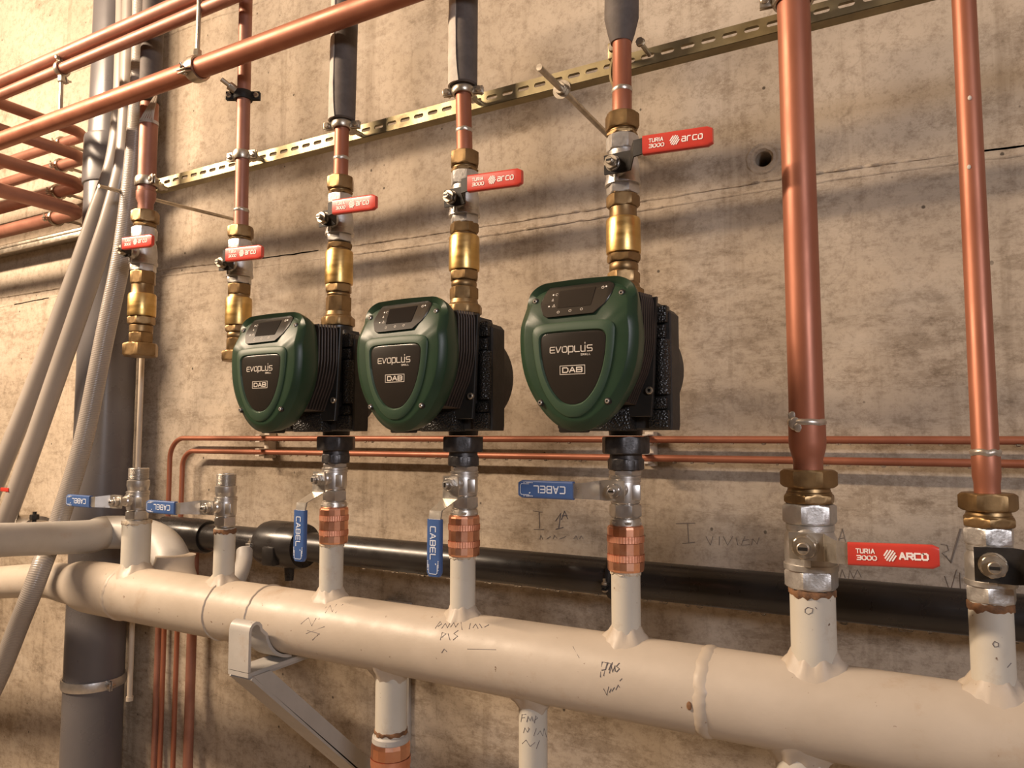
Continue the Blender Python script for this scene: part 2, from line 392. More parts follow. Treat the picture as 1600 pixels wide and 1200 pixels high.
ridge('trim_2', [(-40, 484), (0, 480), (95, 462), (260, 431), (400, 417), (702, 377), (1100, 313), (1275, 285), (1600, 241), (1680, 231)], .0038, .0035, 2)
ridge('trim_4', [(-40, 176), (25, 149), (142, 102), (322, 32), (375, 15), (440, -10)], .005, .005, 4)
ridge('trim_5', [(-40, 166), (25, 140), (142, 92), (322, 22), (375, 5), (440, -20)], .004, .004, 5)

# ------------------------------------------------------------------ lamps
def lamp(loc, aim, w, col, size, label, spin=0):
    t = thing('ceiling_lamp', label, 'lamp', loc)
    ld = bpy.data.lights.new('lamp_light', 'AREA'); ld.shape = 'RECTANGLE'; ld.size, ld.size_y = size; ld.energy = w; ld.color = col
    lo = bpy.data.objects.new('lamp_light', ld); COL.objects.link(lo); lo.parent = t
    d = (aim-loc).normalized(); x = Vector((1, 0, 0)); x = (x-d*x.dot(d)).normalized(); y = d.cross(x)*-1
    Mr = Matrix((x, y, -d)).transposed()
    lo.rotation_euler = Mr.to_euler()
    bm = new(); box(bm, (0, 0, .035), (size[0]*1.03, size[1]+.05, .05), .008); finish(bm, 'housing', M_CLIP, t).rotation_euler = Mr.to_euler()
    bm = new()
    top = ZC-loc.z
    for sx in (-1, 1): tube(bm, [(sx*size[0]*.35, 0, .03), (sx*size[0]*.35, 0, top)], .004, 8)
    finish(bm, 'hanger_rod', M_GALV, t)
    return t
lamp(KEY_POS, KEY_AIM, KEY_W, KEY_COL, (1.25, .07), 'long warm batten lamp hung from the ceiling above left')
lamp(FILL_POS, FILL_AIM, FILL_W, FILL_COL, (.5, .3), 'square cool lamp hung from the ceiling on the right')

# ------------------------------------------------------------------ generic fittings
YR = .80
def clamp(name_label, c, r, axis='Z', w=.014, rot=0, rod=None, m=None, group=None, gap=.0008):
    """split ring clamp with two lugs and bolts; rod = end point of its threaded rod"""
    t = thing('pipe_clamp', name_label, 'clamp', c, group)
    A = I4 if axis == 'Z' else (AXX if axis == 'X' else AXY)
    A = A @ Matrix.Rotation(rot, 4, 'Z')
    bm = new(); R0 = r+gap; R1 = R0+.0028
    lathe(bm, [(-w/2, R0), (-w/2, R1), (-w/4, R1+.0012), (w/4, R1+.0012), (w/2, R1), (w/2, R0)], A, 36, False)
    for s in (-1, 1):
        box(bm, (s*(R1+.006), .0022, 0), (.015, .0022, w), .0006, A); box(bm, (s*(R1+.006), -.0022, 0), (.015, .0022, w), .0006, A)
    finish(bm, 'band', m or M_GALV, t)
    for s in (-1, 1):
        bm = new(); Mb = A @ T(s*(R1+.008), 0, 0) @ AXY
        lathe(bm, [(-.012, .002), (.006, .002)], Mb, 10); lathe(bm, [(.0033, .0045), (.005, .0045), (.0066, .003)], Mb, 14)
        hexa(bm, -.007, -.0033, .007, Mb); finish(bm, 'bolt', M_GALV, t)
    if rod is not None:
        bm = new(); d = Vector(rod)-Vector(c); u_ = d.normalized(); tube(bm, [u_*(R1*.95), d], .0038, 10)
        q = u_.to_track_quat('Z', 'Y').to_matrix().to_4x4()
        hexa(bm, R1, R1+.012, .012, q); finish(bm, 'threaded_rod', M_GALV, t)
    return t

def grip_mesh(bm, x0, x1, h, y, th, tilt=0):
    n = 14; rs = []
    for i in range(n+1):
        s = i/n; x = x0+(x1-x0)*s; k = 1
        hh = h/2; tt = th/2
        e = (1-s)*(x1-x0)
        if e < .005: k = math.sqrt(max(.02, 1-(1-e/.005)**2)); k = .72+.28*k
        zc = tilt*(x-x0); ring = []
        for a in range(20):
            t = 2*PI*a/20; ct, st_ = math.cos(t), math.sin(t)
            ring.append(Vector((x, y+tt*k*(abs(ct)**.45)*(1 if ct > 0 else -1), zc+hh*k*(abs(st_)**.32)*(1 if st_ > 0 else -1))))
        rs.append(ring)
    rings(bm, rs)
def logo(bm, cx, cz, r, sw, th, M):
    dx, dz = .55, .835; L = []
    for o, t0, t1 in ((-.80, -.5, .55), (-.40, -.85, .86), (0, -1, -.12), (0, .12, 1), (.40, -.86, .85), (.80, -.55, .5)):
        ox, oz = dz*o, -dx*o; L.append([(ox+dx*t0, oz+dz*t0), (ox+dx*t1, oz+dz*t1)])
    ribbon(bm, [[(cx+a*r, cz+b_*r) for a, b_ in q] for q in L], sw, th, M)
def handle(parent, yst, ang, kind, g0, g1, gh, ygrip, sc=1, style='lower', lever_m=None, tilt=-.05, wid=.019):
    """lever, stem nut, coloured grip with its lettering; +x is the lever direction before turning about the stem"""
    R = Matrix.Rotation(ang, 4, 'Y')
    bm = new(); ro = .0075*sc
    hexa(bm, -yst-.0086*sc, -yst-.0012*sc, .0150*sc, R @ AXY, rot=.3); lathe(bm, [(-yst-.0100*sc, .0090*sc), (-yst-.0086*sc, .0090*sc)], R @ AXY, 20)
    lathe(bm, [(-yst, .0042*sc), (-yst+.004*sc, .0042*sc), (-yst+.0045*sc, .0036*sc)], R @ AXY, 20)
    fin = finish(bm, 'stem_nut', M_CHR if lever_m is None or kind == 'blue' else M_GALV, parent)
    bm = new(); box(bm, (0, yst-.0046*sc, 0), (.0062*sc, .0006, .0022*sc), 0, R); finish(bm, 'slot', M_BLK, fin)
    # lever plate: profile swept in x with y step
    yl = yst+.0105*sc
    pts = [(-.011*sc, yl, wid*.62), (.012*sc, yl, wid*.66), (g0*.45, yl-.001, wid*.62), (g0*.75, ygrip+.002, wid*.5), (g0*1.0, ygrip, wid*.48), (g0+.012, ygrip, wid*.44)]
    rs = []
    for x, y, hw in pts:
        z = 0
        rs.append([R @ Vector((x, y-.0013, z-hw)), R @ Vector((x, y+.0013, z-hw)), R @ Vector((x, y+.0013, z+hw)), R @ Vector((x, y-.0013, z+hw))])
    bm = new(); rings(bm, rs)
    lathe(bm, [(-yl+.0013, .0016*sc), (-yl+.0019, .0016*sc)], R @ T(g0*.38, 0, 0) @ AXY, 10)
    finish(bm, 'lever', lever_m or M_STEEL, parent, 25)
    bm = new(); grip_mesh(bm, g0, g1, gh, 0, .0075, tilt)
    bmesh.ops.transform(bm, matrix=R @ T(0, ygrip, 0), verts=bm.verts)
    g = finish(bm, 'grip', M_RED if kind == 'red' else M_BLUE, parent, 40)
    L = g1-g0; MM = R @ T(g0, ygrip-.0037, 0) @ Matrix.Rotation(-math.atan(-tilt) if tilt else 0, 4, 'Y').inverted() if False else R @ T(g0, ygrip-.0037, 0) @ Matrix.Rotation(-math.atan(tilt), 4, 'Y')
    bm = new(); th = .0004
    if kind == 'red':
        cap = style == 'cap'
        letters(bm, 'TURIA', L*.10, gh*.07, L*.034, gh*.17, L*.014, .0008, th, MM)
        letters(bm, '3000', L*.105, -gh*.22, L*.044, gh*.17, L*.014, .0008, th, MM)
        logo(bm, L*.475, 0, gh*.235, .0012, th, MM)
        if cap: letters(bm, 'ARCO', L*.58, -gh*.12, L*.058, gh*.24, L*.022, .0015, th, MM)
        else: letters(bm, 'arco', L*.58, -gh*.12, L*.055, gh*.33, L*.022, .0011, th, MM)
        finish(bm, 'lettering', M_WHITE, g, smooth=False)
    else:
        letters(bm, 'CABEL', L*.13, -gh*.2, L*.085, gh*.36, L*.035, .0012, th, MM)
        ribbon(bm, [[(L*.79, gh*.30), (L*.93, gh*.30), (L*.95, gh*.22), (L*.95, -gh*.22), (L*.93, -gh*.30), (L*.79, -gh*.30)]], .0005, th, MM)
        for s_ in (-1, 1):
            letters(bm, 'CABELA', L*.72, s_*gh*.37-gh*.03, L*.022, gh*.05, L*.008, .0003, th, MM)
        ribbon(bm, [[(L*.77, gh*.18), (L*.78, gh*.2)]], .0012, th, MM)
        finish(bm, 'lettering', M_PRINTB, g, smooth=False)
    return g

def red_valve(x, z, label, s=1.0, big=False, hand=None, lever_m=None, y=YR):
    t = thing('ball_valve', label, 'valve', (x, y, z))
    bm = new()
    if not big:
        k = s*.001
        hexa(bm, 25*k, 43*k, 34*k, rot=.2)
        lathe(bm, [(-17.5*k, 17*k), (-17*k, 21*k), (-13*k, 21*k), (-12.4*k, 20*k), (-9*k, 20*k), (-8.4*k, 19.4*k), (-4*k, 20*k), (6*k, 19.6*k), (16*k, 18*k), (21*k, 16*k), (26*k, 16*k)], n=48)
        hexa(bm, -28*k, -16*k, 34*k, rot=.2)
        lathe(bm, [(6*k, 12.5*k), (20*k, 12.2*k), (24*k, 9*k), (34*k, 8.5*k), (36*k, 6*k)], AXY, 32)
        box(bm, (0, -21*k, -11*k), (.005*s, .006*s, .012*s), .001)
        yst = -.041*s
    else:
        k = .001*s
        hexa(bm, 18*k, 38*k, 46*k, rot=.35)
        lathe(bm, [(-28*k, 22*k), (-27.5*k, 26*k), (-22*k, 26.2*k), (-21.5*k, 24.8*k), (-12*k, 25*k), (4*k, 25*k), (9*k, 22.6*k), (11*k, 22.4*k), (12*k, 23.2*k), (17*k, 23.2*k), (19*k, 21*k)], n=56)
        hexa(bm, -46*k, -27*k, 45*k, rot=.35)
        lathe(bm, [(8*k, 15*k), (25.5*k, 14.5*k), (28*k, 11*k), (38*k, 10.5*k), (40*k, 8*k)], AXY, 32)
        box(bm, (0, -25*k, -14*k), (.007, .006, .016), .001)
        yst = -.052*s
    finish(bm, 'body', M_CHRM, t)
    h = hand or {}
    handle(t, yst, 0, 'red', h.get('g0', .047), h.get('g1', .1215), h.get('gh', .0212), h.get('yg', -.0635), h.get('sc', 1), h.get('style', 'lower'), lever_m or M_BLKM, h.get('tilt', -.055), h.get('wid', .018))
    return t
def blue_valve(x, z, label, ang, loose=False, s=1.0, yg=-.0635, yst=-.041):
    t = thing('ball_valve', label, 'valve', (x, YR, z)); k = .001*s
    bm = new()
    lathe(bm, [(-34*k, 15*k), (-31*k, 15*k), (-30.5*k, 14*k)], n=32)
    hexa(bm, -32*k, -17*k, 32*k, rot=.25)
    lathe(bm, [(-18*k, 14.5*k), (-15*k, 17*k), (-8*k, 17.6*k), (6*k, 17.4*k), (8*k, 17.2*k), (8.4*k, 18.4*k), (11*k, 18.4*k), (11.4*k, 17.6*k), (12.6*k, 17.6*k), (13*k, 18.4*k), (15*k, 18.4*k), (16*k, 16*k)], n=48)
    if not loose: hexa(bm, 15*k, 22*k, 32*k, rot=.25)
    else:
        pr = [(16*k, 15.5*k), (22*k, 17*k), (24*k, 17.5*k), (33*k, 17.5*k), (35*k, 14.5*k)]
        z = 36
        while z < 53: pr += [(z*k, 15.2*k), ((z+.8)*k, 16.4*k), ((z+1.5)*k, 15.2*k)]; z += 2
        pr += [(54*k, 15*k), (54*k, 12.6*k), (30*k, 12.2*k)]
        vr = rings(bm, [[Vector((r*math.cos(2*PI*i/40), r*math.sin(2*PI*i/40), zz)) for i in range(40)] for zz, r in pr], cap=False)
    lathe(bm, [(6*k, 9.5*k), (22*k, 9*k), (24*k, 7.5*k), (34*k, 7*k), (35*k, 5*k)], AXY, 28)
    box(bm, (.0105*s, -.0135*s, -.003*s), (.011*s, .006*s, .018*s), .0015, Matrix.Rotation(.45, 4, 'Z'))
    finish(bm, 'body', M_CHR, t)
    handle(t, yst, ang, 'blue', .040, .1085, .0205, yg, .95, tilt=0, wid=.0175)
    return t

def comp_nut(x, z1, z0, af, label, z2=None, af2=None, y=YR):
    """brass nut, bright ring and lower union hexagon down to z2"""
    t = thing('compression_fitting', label, 'pipe fitting', (x, y, z0))
    bm = new(); hexa(bm, 0, z1-z0, af, rot=.1); finish(bm, 'nut', M_BRD, t)
    if z2 is not None:
        bm = new(); h = z0-z2; lathe(bm, [(0.0005, af*.42), (-h*.25, af*.44), (-h*.3, af*.46), (-h*.38, af*.46), (-h*.4, af*.4)], n=36)
        hexa(bm, -h*.38, -h+.0003, af2, rot=.5); finish(bm, 'union_body', M_BRD, t)
    return t
def check_valve(x, zs, label, s=1.0, flange=True, y=YR):
    base = zs[-1]; q = [z-base for z in zs]
    t = thing('check_valve', label, 'valve', (x, y, base)); k = .001*s
    bm = new(); hexa(bm, q[1], q[0], 34*k, rot=.35); lathe(bm, [(q[2]-.001, 17.5*k), (q[2]+.002, 16.2*k), (q[1]+.001, 16*k)], n=36); finish(bm, 'upper_hexagon', M_BRD, t)
    bm = new(); lathe(bm, [(q[3], 18*k), (q[3]+.0006, 20*k), (q[3]+.003, 20.4*k), (q[2]-.003, 20.2*k), (q[2]-.0005, 19.2*k), (q[2], 17*k)], n=48); finish(bm, 'cylinder_body', M_BR, t)
    bm = new(); hexa(bm, q[4], q[3]-.0003, 35*k, rot=.1); lathe(bm, [(q[5]-.0005, 15.5*k), (q[5]+.002, 17*k), (q[4]-.003, 17*k), (q[4]+.0005, 15*k)], n=36)
    hexa(bm, q[6], q[5], 33*k, rot=.45); finish(bm, 'lower_hexagon', M_BRD, t)
    bm = new()
    if flange: lathe(bm, [(q[6]*.35, 22*k), (q[6]*.62, 22*k), (q[6]*.75, 19*k), (q[6]+.0005, 18*k)], n=40); hexa(bm, 0, q[6]*.6, 45*k, sides=8)
    else: hexa(bm, 0, q[6]*.97, 46*k, rot=.3)
    finish(bm, 'union_nut', M_BRD, t)
    return t
def joint_ring(bm, z, r, h=.003):
    lathe(bm, [(z-h, r*.99), (z-h*.4, r+.0009), (z+h*.4, r+.0007), (z+h, r*.97)], n=28)
def copper_riser(x0, z0, x1, z1, r, label, joint=None, rs=None, y=YR, m=None, extra=None):
    """from (x0,z0) at the bottom to (x1,z1) at the top; joint = z of the solder ring, below it a socket"""
    t = thing('copper_pipe', label, 'pipe', (x0, y, z0)); H = z1-z0; dx = x1-x0
    def ax(z): return Vector((dx*(z-z0)/H, 0, z-z0))
    bm = new()
    if extra: zz, rr = zip(*extra); tube(bm, [ax(z) for z in zz], list(rr), 28)
    elif joint: tube(bm, [ax(z0), ax(joint), ax(joint+.0008), ax(z1)], [rs or r*1.06, rs or r*1.06, r, r], 28)
    else: tube(bm, [ax(z0), ax(z1)], r, 28)
    finish(bm, 'pipe_run', m or M_COP, t)
    if joint:
        p = ax(joint); bm = new(); pr = []
        for i in range(5): pr.append((p.z+(-.0032+.0016*i), (rs or r*1.06)+(.0001, .0007, .0009, .0004, -.0012)[i]))
        n = 36
        rings(bm, [[Vector((p.x+(rr+.0003*noise.noise(Vector((math.cos(2*PI*k/n)*3, math.sin(2*PI*k/n)*3, z*200))))*math.cos(2*PI*k/n), (rr)*math.sin(2*PI*k/n), z+.0012*noise.noise(Vector((math.cos(2*PI*k/n)*2, math.sin(2*PI*k/n)*2, x0*9)))) ) for k in range(n)] for z, rr in pr], cap=False)
        finish(bm, 'solder_joint', M_SOLD, t)
    return t
def sleeve(x0, z0, x1, z1, r, label, taper=False, strip=None, y=YR):
    t = thing('pipe_insulation', label, 'pipe insulation', (x0, y, z0)); H = z1-z0; dx = x1-x0
    def ax(z): return Vector((dx*z/H, 0, z))
    bm = new()
    if taper: tube(bm, [ax(0), ax(.004), ax(.012), ax(.03), ax(H)], [r*.62, r*.68, r*.80, r, r], 36)
    else:
        tube(bm, [ax(0), ax(.002), ax(H)], [r*.9, r, r], 36)
    finish(bm, 'foam_tube', M_FOAM, t)
    if strip:
        bm = new(); a0, a1 = strip; n = 10; rs = []; K = 26
        for j in range(K+1):
            z = H*j/K; w = .12*noise.noise(Vector((z*18, x0*7, 0))); rr = r+.0012+.0018*abs(noise.noise(Vector((z*30, x0*3, 1))))
            row = []
            for i in range(n+1):
                a = a0+(a1-a0)*i/n+ (w if i in (0,) else 0) + (.25*math.exp(-z/.03) if i == n else 0)
                row.append(ax(z)+Vector((rr*math.cos(a), rr*math.sin(a), 0)))
            row += [ax(z)+Vector(((r-.001)*math.cos(a0+(a1-a0)*i/n), (r-.001)*math.sin(a0+(a1-a0)*i/n), 0)) for i in range(n, -1, -1)]
            rs.append(row)
        rings(bm, rs); finish(bm, 'peeled_edge', M_TAPE, t)
    return t

# ------------------------------------------------------------------ manifold
MR, MZ = .0453, -.2722
XS = {'1a': -1.1863, '1b': -.9630, '2': -.7385, '3': -.5148, '4': -.2942, '5': -.0960, '6': .0549}
man = thing('manifold', 'thick cream painted steel manifold pipe running across the lower photo', 'pipe', (-.5, YR, MZ-MR))
def mloc(p): return Vector(p)-Vector((-.5, YR, MZ-MR))
bm = new()
tube(bm, [mloc(p) for p in [(-1.29, YR, MZ), (.40, YR, MZ)]], MR, 64); finish(bm, 'main_pipe', M_PAINT, man)
# curved end with reducer going left to a smaller pipe
bm = new()
path = smooth_path([(-1.27, YR, MZ), (-1.31, YR, MZ), (-1.345, YR, MZ+.002), tuple(P(112, 913, YR)), tuple(P(85, 907, YR)), tuple(P(60, 907, YR)), tuple(P(0, 910, YR)), tuple(P(-120, 920, YR)), tuple(P(-300, 940, YR))], 8)
rad = [MR, MR*.99, MR*.89, .0350, .0330, .0318, .0315, .0315, .0315]
tube(bm, [mloc(p) for p in path], [rad[int(i/8)]+(rad[min(8, int(i/8)+1)]-rad[int(i/8)])*(i % 8)/8 for i in range(len(path))], 48)
finish(bm, 'end_reducer', M_PAINT, man)
def girth(X, r, seed, wid=.006, m=None):
    bm = new(); n = 90
    rs = []
    for dz, dr in ((-1, -.0006), (-.6, .0012), (0, .0019), (.6, .0011), (1, -.0006)):
        rs.append([mloc((X+dz*wid+.0015*noise.noise(Vector((math.cos(2*PI*k/n)*6, math.sin(2*PI*k/n)*6, seed))), YR+(r+dr+.0008*noise.noise(Vector((k*.5, seed, dz))))*math.cos(2*PI*k/n), MZ+(r+dr)*math.sin(2*PI*k/n))) for k in range(n)])
    rings(bm, rs, cap=False); finish(bm, 'weld_bead', m or M_PAINT, man, 60)
girth(P(1098, 1080, YR-.03).x, MR, 3, .0075)
girth(P(172, 930, YR-.03).x, MR, 7, .006)
girth(P(395, 940, YR-.03).x, MR, 9, .002)
girth(P(330, 930, YR-.03).x, MR, 11, .0018)
def stub(X, r, ztop, up=True, zb=None, m=None):
    bm = new(); n = 40
    lo_, hi = (MZ+MR*.6, ztop) if up else (ztop, MZ-MR*.6)
    tube(bm, [mloc((X, YR, lo_)), mloc((X, YR, hi))], r, n); s = finish(bm, 'branch_stub', m or M_STUB, man)
    bm = new(); sg = 1 if up else -1; rs = []
    for rr, dz, am in ((r*.98, .011, 0), (r+.0012, .009, .0), (r+.0038, .0045, .0014), (r+.0072, .0018, .0028), (r+.0095, -.0012, .0032)):
        row = []
        for k in range(n):
            a = 2*PI*k/n; q = rr+am*noise.noise(Vector((math.cos(a)*3, math.sin(a)*3, X*20)))*1.6
            yy = q*math.sin(a); zz = MZ+sg*(math.sqrt(max(1e-6, MR*MR-yy*yy))+dz*(1+.6*noise.noise(Vector((math.cos(a)*2.5, math.sin(a)*2.5, X*9)))))
            row.append(mloc((X+q*math.cos(a), YR+yy, zz)))
        rs.append(row)
    rings(bm, rs, cap=False); finish(bm, 'weld_collar', M_PAINT, s, 60)
    return s
stub(XS['1a'], .0232, -.146); stub(XS['1b'], .0162, -.146)
stub(XS['2'], .0168, -.150); stub(XS['3'], .0163, -.150); stub(XS['4'], .0165, -.151); stub(XS['5'], .0216, -.155); stub(XS['6'], .0176, -.1505)
S_L = stub(-.628, .0212, -.405, False); stub(-.4135, .0172, -.440, False); stub(-.1115, .024, -.50, False)
# dirt rings and sealant on stubs
def ragged(par, X, z, r, h, m, name='sealant_ring', amp=.004):
    bm = new(); n = 60; rs = []
    for dz, dr in ((0, -.0003), (.15, .0009), (.85, .0009), (1, -.0003)):
        rs.append([((r+dr+.0006*noise.noise(Vector((k*.7, z*50, dz))))*math.cos(2*PI*k/n)+X, (r+dr)*math.sin(2*PI*k/n), z+dz*h+(amp if dz < .5 else amp*.4)*noise.noise(Vector((math.cos(2*PI*k/n)*4, math.sin(2*PI*k/n)*4, X*30+dz)))) for k in range(n)])
    rings(bm, rs, cap=False)
    for v in bm.verts: v.co = v.co+Vector((0, YR, 0))-Vector((-.5, YR, MZ-MR))
    return finish(bm, name, m, par, 60)
ragged(man, XS['5'], -.1605, .0218, .007, M_RUST); ragged(man, XS['6'], -.1575, .0178, .007, M_RUST)
ragged(man, -.628, -.397, .0213, .006, M_RUST); ragged(man, -.4135, -.441, .0174, .009, M_RUST)
ragged(man, XS['3'], -.157, .0165, .004, M_WELD); ragged(man, XS['2'], -.157, .017, .004, M_WELD); ragged(man, XS['4'], -.157, .0167, .004, M_WELD)
ragged(man, XS['1a'], -.152, .0234, .006, M_WELD); ragged(man, XS['1b'], -.154, .0164, .007, M_RUST)
# rusty pock by the weld
bm = new(); pk = P(1077, 1103, YR)
def on_man(x, y, lift=.0004):
    d = ray(x, y).normalized(); o = Vector((0, YR, MZ)); a = d.y**2+d.z**2; b_ = -2*(d.y*o.y+d.z*o.z); c = o.y**2+o.z**2-(MR+lift)**2
    disc = b_*b_-4*a*c
    if disc < 0: return None
    return d*((-b_-math.sqrt(disc))/(2*a))
pk = on_man(1077, 1103)
bmesh.ops.create_uvsphere(bm, u_segments=14, v_segments=8, radius=.0034, matrix=Matrix.Translation(mloc(pk)) @ Matrix.Diagonal((.8, .4, 1.3, 1)))
finish(bm, 'rust_pock', M_RUST, man)
# marker scrawls on the painted steel
def scrawl(lines, par, name, proj, w=.0005, m=M_INK, off=None):
    bm = new()
    for L in lines:
        pts = [proj(*p) for p in L]; pts = [p for p in pts if p is not None]
        if len(pts) > 1: tube(bm, [off(p) for p in pts] if off else pts, w, 5)
    return finish(bm, name, m, par)
mp = lambda x, y: on_man(x, y, .0001)
scrawl([[(938, 1058), (941, 1034), (950, 1036), (946, 1046), (940, 1047)], [(943, 1056), (949, 1035), (955, 1037), (951, 1047)], [(957, 1035), (952, 1052)], [(955, 1040), (957, 1050), (961, 1040), (961, 1049)], [(968, 1036), (963, 1041), (968, 1045), (963, 1050)]], man, 'scrawl', mp, .0006, off=mloc)
scrawl([[(943, 1076), (948, 1086), (951, 1073)], [(952, 1082), (955, 1076)], [(956, 1080), (960, 1074)], [(962, 1078), (966, 1070), (968, 1074)], [(968, 1064), (972, 1060)]], man, 'scrawl', mp, .0004, off=mloc)
scrawl([[(680, 982), (688, 971), (690, 975), (684, 979)], [(690, 982), (696, 974), (699, 981), (703, 974)], [(704, 980), (709, 973), (712, 980), (716, 974)], [(720, 970), (722, 984)], [(733, 983), (735, 974)], [(739, 981), (743, 975), (747, 982)], [(749, 975), (753, 981)], [(757, 980), (764, 976)],
        [(688, 1000), (691, 988), (697, 990), (690, 996)], [(700, 990), (703, 1000)], [(716, 985), (709, 990), (715, 994), (708, 1000)], [(690, 1020), (694, 1014), (698, 1018)]], man, 'scrawl', mp, .0005, off=mloc)
scrawl([[(498, 968), (510, 948)], [(508, 958), (516, 946), (519, 956), (526, 944)], [(524, 958), (536, 944)], [(470, 975), (482, 965), (487, 978), (494, 966)], [(480, 985), (499, 990), (488, 1000)], [(478, 990), (507, 979)]], man, 'scrawl', mp, .0004, off=mloc)
scrawl([[(730, 1014), (775, 1015)], [(895, 1010), (905, 1028)]], man, 'scrawl', mp, .0003, off=mloc)
random.seed(11)
for _ in range(30):
    x = random.uniform(210, 1580); y = 930+(x-200)*.155+random.uniform(-22, 70); p = on_man(x, y, .0002)
    if p is None: continue
# writing on the hanging stub
def on_stub(X, R):
    def f(x, y):
        d = ray(x, y).normalized(); a = d.x**2+d.y**2; b_ = -2*(d.x*X+d.y*YR); c = X*X+YR*YR-(R+.0001)**2; disc = b_*b_-4*a*c
        return None if disc < 0 else d*((-b_-math.sqrt(disc))/(2*a))
    return f
scrawl([[(816, 1116), (814, 1128)], [(815, 1117), (822, 1116)], [(815, 1122), (820, 1121)], [(823, 1128), (825, 1119), (828, 1126), (831, 1119), (833, 1127)], [(835, 1130), (837, 1118), (840, 1122), (836, 1125)],
        [(818, 1145), (820, 1137), (824, 1144), (827, 1138)], [(834, 1150), (838, 1138)], [(840, 1148), (844, 1142), (848, 1150), (850, 1138), (854, 1152)], [(816, 1162), (822, 1156), (828, 1166), (836, 1160)], [(838, 1170), (843, 1157)]], man, 'scrawl', on_stub(-.4135, .0172), .0004, off=mloc)
scrawl([[(1258, 952), (1262, 949), (1270, 951), (1269, 957), (1263, 960), (1258, 957), (1258, 952)], [(1274, 949), (1276, 951)]], man, 'scrawl', on_stub(XS['5'], .0216), .0004, off=mloc)
scrawl([[(1551, 1006), (1554, 1002), (1560, 1005), (1560, 1010), (1554, 1011), (1551, 1006)], [(1574, 1043), (1580, 1036)]], man, 'scrawl', on_stub(XS['6'], .0176), .0004, off=mloc)

# upper pale pipe from the left joining the manifold behind the first stub
bm = new()
A0, A1, A2 = P(-60, 846, .575), P(75, 841, .735), P(140, 838, .815)
zu = A2.z
path = [A0]+smooth_path([A0.lerp(A1, .6), A1, A2, (-1.375, .862, zu), (-1.315, .888, zu-.002), (-1.245, .890, zu-.018), (-1.195, .878, zu-.052), (-1.172, .868, zu-.085)], 8)
n = len(path)
tube(bm, path, [.0272+(.0315-.0272)*min(1, i/24)+.004*max(0, min(1, (i-30)/20)) for i in range(n)], 40)
single(bm, 'branch_pipe', M_GREYW, 'pale grey painted branch pipe entering from the left above the manifold end', 'pipe')
bm = new(); n = 40; rs = []
for i in range(9):
    s_ = i/8; rr = .0335+.045*s_**2
    z = -.215-.05*s_
    rs.append([(-1.172+rr*math.cos(2*PI*k/n)+.022*s_, .868-.03*s_+rr*(1-.45*s_)*math.sin(2*PI*k/n), z) for k in range(n)])
rings(bm, rs); 
for v in bm.verts: v.co = mloc(v.co)
finish(bm, 'flared_saddle', M_PAINT, man)
bm = new(); tube(bm, smooth_path([(-1.055, .92, -.205), (-1.04, .905, -.225), (-1.015, .87, -.245), (-1.0, .83, -.262)], 6), .014, 20)
single(bm, 'elbow_pipe', M_GREYW, 'small pale curved outlet between black pipe and manifold, left of second stub', 'pipe')

# ------------------------------------------------------------------ bracket under the manifold
br = thing('manifold_bracket', 'pale painted steel wall bracket cradling the manifold with curved strap and diagonal brace', 'bracket', (-.832, .9, MZ-MR-.012))
def bl(p): return Vector(p)-br.location
def strip(bm, yz, x0, x1, th):
    """flat bar: path in y,z, width x0..x1"""
    pts = [Vector((0, y, z)) for y, z in yz]; rs = []
    for i, p in enumerate(pts):
        t = (pts[min(i+1, len(pts)-1)]-pts[max(i-1, 0)]).normalized(); nrm = Vector((0, -t.z, t.y))*th/2
        rs.append([bl((x0, *(p+nrm)[1:])), bl((x1, *(p+nrm)[1:])), bl((x1, *(p-nrm)[1:])), bl((x0, *(p-nrm)[1:]))])
    rings(bm, rs)
zb = MZ-MR-.010
prof = [(.722, zb+.002), (.722, -.272)]+[(.732+.010*math.cos(a), -.272+.010*math.sin(a)*1.1) for a in [PI-PI*i/6 for i in range(1, 6)]]+[(.742, -.272)]
for i in range(9):
    a = PI+.18+(PI/2-.18)*i/8; prof.append((YR+(MR+.004)*math.cos(a), MZ+(MR+.004)*math.sin(a)))
bm = new(); strip(bm, prof, -.8525, -.8125, .0045); finish(bm, 'strap', M_GREYW, br, 40)
bm = new(); strip(bm, [(.720, zb-.002), (1.079, zb-.002)], -.8525, -.8125, .006); box(bm, bl((-.8505, .93, zb-.012)), (.004, .295, .022), .0005)
finish(bm, 'arm', M_GREYW, br, 30)
bm = new(); strip(bm, [(.724, zb-.006), (1.078, -.665)], -.8525, -.8085, .005)
d = Vector((0, 1.078-.724, -.665-zb+.006)); 
rs = [[bl((-.8125, .726, zb-.004)), bl((-.8085, .726, zb-.004)), bl((-.8085, .757, zb-.004)), bl((-.8125, .757, zb-.004))],
      [bl((-.8125, 1.078, -.667)), bl((-.8085, 1.078, -.667)), bl((-.8085, 1.078, -.630)), bl((-.8125, 1.078, -.630))]]
rings(bm, rs); finish(bm, 'diagonal_brace', M_GREYW, br, 30)
bm = new(); box(bm, bl((-.832, 1.075, -.50)), (.06, .008, .40), .001); finish(bm, 'wall_plate', M_GREYW, br)

